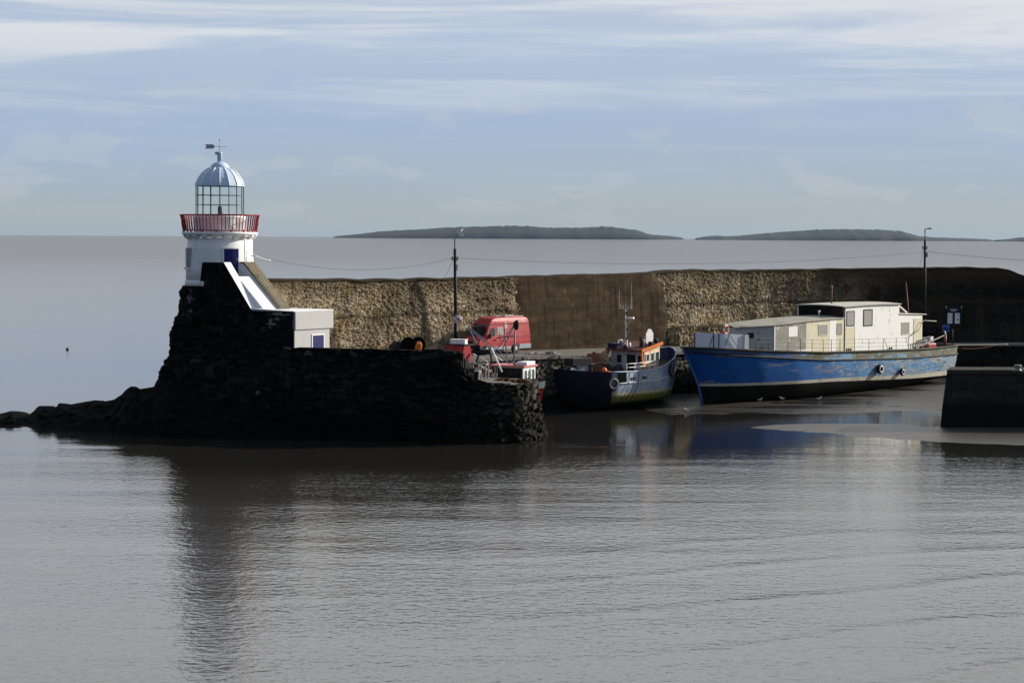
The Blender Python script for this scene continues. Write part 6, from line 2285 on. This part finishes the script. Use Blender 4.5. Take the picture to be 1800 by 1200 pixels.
def build_small():
    o = thing('red_fishing_boat', 'small red fishing boat with white wheelhouse and raised gear, half hidden by the pier arm', 'boat', tuple(SB), SA)
    hb = lambda x: lerp(-x, [(0, 0.03), (0.4, 0.55), (1.2, 1.05), (2.5, 1.4), (5, 1.5), (8, 1.35), (8.6, 1.2)])
    sheer = lambda x: lerp(-x, [(0, 3.40), (1.2, 3.12), (3, 2.75), (8.6, 2.5)])
    rows = []
    for zf, wf, ins in ((sheer, 1.0, 0.0), (lambda x: sheer(x)-0.45, 0.98, 0.08), (lambda x: 1.6, 0.88, 0.35), (lambda x: 0.8, 0.68, 0.65), (lambda x: 0.15, 0.25, 1.0), (lambda x: -0.1, 0.04, 1.1)):
        rows.append([(-ins + (-8.6+ins)*(i/24)**1.3, hb(-8.6*(i/24)**1.3)*wf, zf(-8.6*(i/24)**1.3)) for i in range(25)])
    red = paint('bright_red_hull', (0.55, 0.035, 0.025), 0.4, 0.1, 2.0, (0.35, 0.05, 0.04), 0.2, 2.0)
    hull_band('hull', rows[1:], red, o)
    hull_band('bulwark', rows[:2], M['white_paint'], o)
    mb = MB()
    mb.grid([[(x, -y*0.97, z-0.5) for x, y, z in rows[0]], [(x, y*0.97, z-0.5) for x, y, z in rows[0]]])
    mb.build('deck', M['deck_concrete'], o)
    # forward wheelhouse
    mb = MB()
    X0, X1 = -3.1, -1.15
    mb.span((X0, -0.95, 2.4), (X1, 0.95, 4.32))
    wh = mb.build('wheelhouse', M['white_paint'], o, bevel=0.04)
    for k in range(3):
        y = -0.58 + 0.58*k
        mb = MB()
        w2_, h2_ = 0.21, 0.40
        pts = [(y+w2_*math.copysign(abs(math.cos(a))**0.6, math.cos(a)), 3.72+h2_*math.copysign(abs(math.sin(a))**0.6, math.sin(a))) for a in [2*PI*i/20 for i in range(20)]]
        mb.prism(pts, 0, 1)
        mb.v = [Vector((X1-0.02+0.035*v.z, v.x, v.y)) for v in mb.v]
        mb.build('window', M['window_green'], wh)
    mb = MB()
    mb.span((X0+0.04, -0.97, 2.6), (X1-0.10, -0.93, 4.26))
    mb.build('shaded_side_panel', M['black_metal'], wh)  # dark sheet: this side's shade and the black opening in one colour
    mb = MB()
    mb.span((X0+0.9, -0.985, 3.3), (X0+1.5, -0.955, 4.05))
    mb.build('side_window', M['window_dark'], wh)
    mb = MB()
    mb.span((X0-0.6, -1.05, 4.32), (X1+0.12, 1.05, 4.42))
    mb.build('roof', paint('pink_red_roof', (0.55, 0.16, 0.15), 0.5, 0.1), wh)
    mb = MB()
    mb.span((-1.85, -0.6, 4.42), (X1+0.08, 0.75, 4.66))
    mb.build('roof_hatch', M['white_paint'], wh, bevel=0.04)
    # mast with lamp, derrick of two booms, stays: real positions, then carried by the boat
    steel = paint('grey_blue_steel', (0.16, 0.19, 0.22), 0.5, 0.2, 3.0, (0.22, 0.12, 0.08), 0.2, 4.0)
    W = lambda px, py, D: SMI @ at(px, py, D)
    B = W(906, 568, 128.4)
    A = W(823, 574, 131.0)
    ft = W(903, 668, 128.4)
    mb = MB()
    mb.tube([ft, W(904, 620, 128.4), B], [0.075, 0.065, 0.05], 8)
    ms = mb.build('mast', steel, o)
    mb = MB()
    mb.ball(B + Vector((0.12, -0.1, -0.12)), (0.22, 0.16, 0.34), 0.3)
    mb.build('block', M['black_metal'], ms)
    for k, (pa, pb, r_) in enumerate(((A, W(908, 642, 128.0), 0.036), (A + Vector((0.05, 0, -0.14)), W(896, 640, 127.6), 0.034), (A, W(838, 606, 130.2), 0.036))):
        mb = MB()
        mb.tube([pa, pb], r_, 8)
        mb.build('boom', paint('pale_boom_steel', (0.16, 0.20, 0.24), 0.45, 0.15, 3.0), o)
    mb = MB()
    for pb in (W(872, 616, 129.3), W(881, 618, 128.7)):
        mb.tube([B, pb], 0.035, 6)
    mb.tube([A, B], 0.028, 6)
    mb.tube([W(906, 626, 128.4), W(940, 655, 128)], 0.02, 5)
    mb.build('stay', steel, o)
    mb = MB()
    mb.tube([W(887, 578, 129), W(891, 628, 129)], 0.05, 6)
    mb.bar(W(872, 594, 129), W(904, 590, 128.6), 0.07)
    mb.tube([W(878, 585, 129), W(880, 600, 129)], 0.03, 5)
    mb.build('crosstree', steel, o)
    mb = MB()
    mb.box(W(848, 618, 130.0), (1.5, 0.6, 0.3), jit=0.06)
    mb.box(W(838, 610, 130.2), (0.7, 0.4, 0.25), jit=0.05)
    mb.bar(W(826, 622, 130.5), W(808, 645, 130.4), 0.10)
    mb.bar(W(843, 618, 130.1), W(836, 640, 130.0), 0.10)
    mb.bar(W(862, 620, 129.6), W(868, 655, 129.2), 0.10)
    mb.build('gantry', M['black_metal'], o)
    return o


small = build_small()


def pole_thing(name, label, cat, a, b, r, mat, square=False):
    a, b = Vector(a), Vector(b)
    o_ = thing(name, label, cat, tuple(a))
    mb = MB()
    if square:
        mb.bar((0, 0, 0), b-a, r*2, r)
    else:
        mb.tube([(0, 0, 0), b-a], r, 8)
    mb.build('shaft', M[mat], o_)
    return o_


pole_thing('white_pipe', 'thick white pipe propped diagonally against the small boat beside the pier end', 'pipe', at(882, 653, 126.4), at(864, 612, 127.5), 0.06, 'white_paint')
pole_thing('plank', 'pale timber lying below the booms, left of the thick white pipe', 'plank', at(860, 638, 127.5), at(845, 629, 129), 0.06, 'rope_pale', True)
pole_thing('plank', 'long pale timber sloping down just right of the thick white pipe', 'plank', at(884, 634, 127), at(868, 624, 129), 0.06, 'rope_pale', True)
pole_thing('plank', 'short pale timber end lying between the red skip and the pipes', 'plank', at(838, 626, 129), at(832, 622, 129.5), 0.07, 'rope_pale', True)
pole_thing('plank', 'pale timber poking up above the wooden stand behind the white tub', 'plank', at(862, 653, 125.5), at(834, 637, 126.5), 0.06, 'rope_pale', True)

# things standing on the pier arm
tb = thing('wooden_stand', 'open grey timber stand on the pier arm behind the white tub', 'stand', tuple(atz(833, 667, 3.66)), R(-12))
grey_t = paint('grey_timber', (0.30, 0.28, 0.24), 0.85, 0.2, 3.0)
for x in (-0.8, -0.25, 0.3, 0.78):
    for y in (0.0, 0.8):
        mb = MB()
        mb.bar((x, y, 0), (x, y, 1.0), 0.08)
        mb.build('leg', grey_t, tb)
mb = MB()
mb.bar((-0.85, 0, 1.02), (0.85, 0, 1.02), 0.09)
mb.bar((-0.85, 0.8, 1.02), (0.85, 0.8, 1.02), 0.09)
mb.bar((-0.8, 0, 0.42), (0.1, 0, 0.30), 0.07)
mb.bar((-0.8, 0.8, 1.0), (-0.8, 0, 1.0), 0.07)
mb.bar((0.78, 0.8, 1.0), (0.78, 0, 1.0), 0.07)
mb.build('top_rails', grey_t, tb)
bk = thing('white_tub', 'battered white plastic tub standing on the pier arm before the wooden stand', 'tub', tuple(atz(836, 669, 3.66)))
mb = MB()
mb.lathe([(0.25, 0.0), (0.33, 0.62), (0.355, 0.63), (0.355, 0.66), (0.31, 0.66), (0.23, 0.05)], 24)
mb.build('tub', paint('dull_white_plastic', (0.55, 0.55, 0.52), 0.5, 0.1, 2.0, (0.3, 0.28, 0.24), 0.25, 2.0), bk)
mb = MB()
mb.tube([(-0.36, 0, 0.60), (-0.2, -0.36, 0.40), (0.2, -0.36, 0.40), (0.36, 0, 0.60)], 0.012, 6)
mb.build('handle', M['galv'], bk)
sk0 = at(808, 616, 134.0)
sk = thing('red_skip', 'faded red steel skip on the pier deck carrying a white box', 'skip', (sk0.x, sk0.y, 4.0), R(-32))
redsk = paint('skip_red', (0.33, 0.025, 0.032), 0.5, 0.15, 2.0, (0.2, 0.04, 0.03), 0.25, 2.0)
mb = MB()
mb.prism([(-0.55, 0.0), (0.45, 0.0), (0.78, 1.42), (-0.72, 1.42)], -0.6, 0.6)
mb.v = [Vector((v.x, v.z, v.y)) for v in mb.v]
mb.build('body', redsk, sk, bevel=0.03)
mb = MB()
mb.box((0.03, 0, 1.45), (1.6, 1.3, 0.07))
mb.build('rim', M['black_metal'], sk)
mb = MB()
for y in (-0.63, 0.63):
    mb.bar((0.0, y, 0.05), (0.05, y, 1.4), 0.07)
    mb.bar((-0.68, y, 0.9), (0.7, y, 0.9), 0.05)
mb.build('ribs', redsk, sk)
fb_ = thing('fish_box', 'white lidded fish box lying on the red skip', 'box', (sk0.x-0.05, sk0.y, 5.485), R(-20))
mb = MB()
mb.box((0, 0, 0.15), (1.15, 0.55, 0.30), taper=0.93)
mb.build('body', M['white_paint'], fb_, bevel=0.04)
mb = MB()
mb.box((0, 0, 0.315), (1.18, 0.58, 0.05))
mb.build('lid', M['white_paint'], fb_, bevel=0.015)

nr0 = at(726, 606, 133.5)
nr = thing('net_reel', 'black net reel with orange net standing behind the parapet', 'net reel', (nr0.x, nr0.y, 4.02), R(20))
hz = nr0.z - 4.02
# flanges face the camera, set side by side
fl2 = MB()
for x in (-0.40, 0.40):
    fl2.lathe([(0.54, -0.04), (0.56, 0.0), (0.54, 0.04)], 28, M=Matrix.Translation((x, 0.12*(1 if x > 0 else -1), hz)) @ Mx, smooth=False)
fl2.build('flange', M['void'], nr)
mb = MB()
mb.lathe([(0.28, -0.5), (0.28, 0.5)], 16, M=Matrix.Translation((-0.4, 0.4, hz)) @ Mx)
mb.lathe([(0.28, -0.5), (0.28, 0.5)], 16, M=Matrix.Translation((0.4, 0.55, hz)) @ Mx)
mb.build('core', M['rubber'], nr)
mb = MB()
mb.ball((0.30, -0.35, hz-0.12), (0.24, 0.2, 0.34), 0.5, 2, 3)
mb.ball((0.38, -0.38, hz+0.04), (0.16, 0.16, 0.16), 0.4, 2, 5)
mb.build('orange_net', paint('orange_net', (0.62, 0.16, 0.02), 0.8, 0.3, 6.0, (0.35, 0.10, 0.02), 0.35, 5.0, bump=0.6), nr)
mb = MB()
for x in (-0.8, 0.8):
    mb.bar((x, -0.2, 0), (x*0.55, 0.1, hz), 0.10)
    mb.bar((x, 0.6, 0), (x*0.55, 0.3, hz), 0.10)
mb.bar((-0.8, -0.2, 0.05), (0.8, -0.2, 0.05), 0.10)
mb.bar((-0.55, 0.15, hz), (0.55, 0.15, hz), 0.09)
mb.build('stand', M['black_metal'], nr)
hp0 = at(697, 611, 134.5)
hp = thing('tarpaulin_heap', 'low black heap of covered gear left of the net reel', 'gear heap', (hp0.x, hp0.y, 4.02))
mb = MB()
for i in range(7):
    mb.ball((rnd.uniform(-0.4, 0.4), rnd.uniform(-0.3, 0.3), 0.4+rnd.uniform(0, 0.85)), (0.45, 0.4, 0.42), 0.5, 2, i)
mb.box((0, 0, 0.4), (1.1, 0.9, 0.8), jit=0.1)
mb.build('cover', M['rubber'], hp)
mb = MB()
mb.torus((0, 0, 0.9), 0.62, 0.02, (0, 0.2, 1), 20, 6)
mb.build('lashing', M['rope_pale'], hp)


def clump(name, label, px, py, z, w, h, mats, n, seed):
    p = atz(px, py, z)
    o_ = thing(name, label, 'plant', (p.x, p.y, z-0.02))
    r_ = random.Random(seed)
    for k, (nm, mt) in enumerate(mats):
        mb = MB()
        for i in range(n):
            x, y = r_.gauss(0, w*0.42), r_.gauss(0, 0.22)
            hh = h*r_.uniform(0.3, 1.0)*max(0.25, 1-abs(x)/w)
            a = r_.uniform(0, 2*PI)
            dx, dy = 0.09*math.cos(a), 0.09*math.sin(a)
            lx, ly = r_.uniform(-0.12, 0.12), r_.uniform(-0.12, 0.12)
            mb.add([(x-dx*0.4, y-dy*0.4, 0), (x+dx*0.4, y+dy*0.4, 0), (x+lx+dx, y+ly+dy, hh*0.7), (x+lx*1.5, y+ly*1.5, hh), (x+lx-dx, y+ly-dy, hh*0.65)], [(0, 1, 2, 4), (4, 2, 3)])
        mb.build(nm, mt, o_, fix=False)
    return o_


gl_ = paint('weed_green', (0.045, 0.07, 0.018), 0.8, 0.4, 5.0)
rl_ = paint('weed_red', (0.20, 0.05, 0.03), 0.8, 0.4, 5.0)
clump('weed_clump', 'reddish weeds growing along the edge of the pier arm', 887, 671, 3.62, 1.3, 0.36, (('red_leaves', rl_), ('green_leaves', gl_)), 150, 4)
clump('weed_clump', 'green weeds at the right tip of the pier arm before the white wheelhouse', 915, 672.5, 3.6, 0.8, 0.34, (('green_leaves', gl_), ('red_leaves', rl_)), 110, 5)
clump('weed_clump', 'green weeds on the quay edge left of the trawler', 992, 640, qz(4.0), 1.1, 0.40, (('green_leaves', gl_),), 130, 6)

# rope heap and hose on the quay
rp0 = atz(948, 623, qz(3))
rp = thing('rope_coil', 'loose pale rope and hose strewn on the quay right of the red van', 'rope', tuple(rp0))
mb = MB()
pts = []
r_ = random.Random(9)
for i in range(60):
    k = i/59
    pts.append((-1.1+2.6*k + 0.15*math.sin(i*1.3), 0.6*math.sin(i*0.55)*(1-k*0.7), 0.06+0.10*abs(math.sin(i*0.4))*(1-k)))
mb.tube(pts, 0.035, 6)
mb.build('rope', M['rope_pale'], rp)
mb = MB()
for k in range(3):
    mb.torus((0.9, 0.2, 0.06+0.07*k), 0.34, 0.04, (0, 0, 1), 20, 6)
mb.build('coil', M['grey_rubber'], rp)
pole_thing('iron_post', 'thin leaning iron post at the quay edge above the white wheelhouse', 'post', at(930, 640, 143), at(925, 621, 143), 0.05, 'grey_rubber')
ct0 = atz(1017, 643, qz(5.0))
ct = thing('dark_crate', 'long dark crate on the quay edge behind the trawler stern rail', 'crate', tuple(ct0), R(42))
mb = MB()
mb.box((0, 0, 0.3), (1.9, 0.8, 0.56))
mb.build('body', M['black_metal'], ct, bevel=0.03)
mb = MB()
for k in range(3):
    mb.bar((-0.95, -0.42, 0.12+0.18*k), (0.95, -0.42, 0.12+0.18*k), 0.03)
mb.build('slats', M['rubber'], ct)

# ------------------------------------------------------------------ small things afloat and birds on the mud
by0 = atz(118.5, 614.5, 0)
by = thing('dark_buoy', 'small dark round buoy afloat left of the lighthouse', 'buoy', (by0.x, by0.y, 0))
mb = MB()
mb.lathe([(0.02, -0.12), (0.14, -0.07), (0.19, 0.03), (0.17, 0.12), (0.10, 0.19), (0.03, 0.22)], 16)
mb.build('float', M['rubber'], by)
mb = MB()
mb.torus((0, 0, 0.25), 0.04, 0.012, (0, 1, 0), 12, 6)
mb.build('ring', M['black_metal'], by)


def marker(px, py, lab, h):
    p = atz(px, py, 0)
    o_ = thing('channel_marker', lab, 'buoy', (p.x, p.y, 0), group='channel markers out at sea')
    mb = MB()
    mb.lathe([(0.3, -0.3), (0.5*h, 0.0), (0.45*h, 0.25*h), (0.12*h, 0.45*h)], 12)
    mb.build('float', M['black_metal'], o_)
    mb = MB()
    mb.tube([(0, 0, 0.4*h), (0, 0, h)], 0.07*h, 6)
    mb.ball((0, 0, h), (0.14*h, 0.14*h, 0.14*h))
    mb.build('staff', M['black_metal'], o_)


marker(1687, 429.5, 'distant dark channel marker left of its pair, right of the farther lamp post', 2.4)
marker(1718, 425.5, 'tiny far channel marker on the sea near the right edge', 3.0)

for k, (px, py, rz, lab) in enumerate(((1207, 722, 2.6, 'white gull on wet mud between the trawler and the blue hulk'), (1336, 706, 0.4, 'white gull on the mud under the bow half of the blue hulk, left of another'),
                                       (1374, 704, 2.9, 'white gull on the mud below the middle of the blue hulk'), (1440, 704, 0.2, 'white gull standing by a dark patch of mud, rightmost of the mud gulls'))):
    p = atz(px, py, 0.10)
    make_gull((p.x, p.y, 0.12 if k else 0.02), rz, lab, 'gulls on the harbour mud', 0.9)

# ------------------------------------------------------------------ sea air
def haze():
    m = bpy.data.materials.new('sea_air')
    m.use_nodes = True
    nt = m.node_tree
    nt.nodes.clear()
    G = NG(nt)
    v = G.n('ShaderNodeVolumePrincipled', {'Color': (0.34, 0.50, 0.74, 1), 'Density': 0.0000105, 'Anisotropy': 0.2})
    out = G.n('ShaderNodeOutputMaterial', {'Volume': v.outputs[0]})
    mb = MB()
    mb.span((-24500, -300, -1.5), (24500, 30500, 110))
    o = mb.build('haze', m)
    o.display_type = 'WIRE'
    tag(o, kind='stuff')


haze()
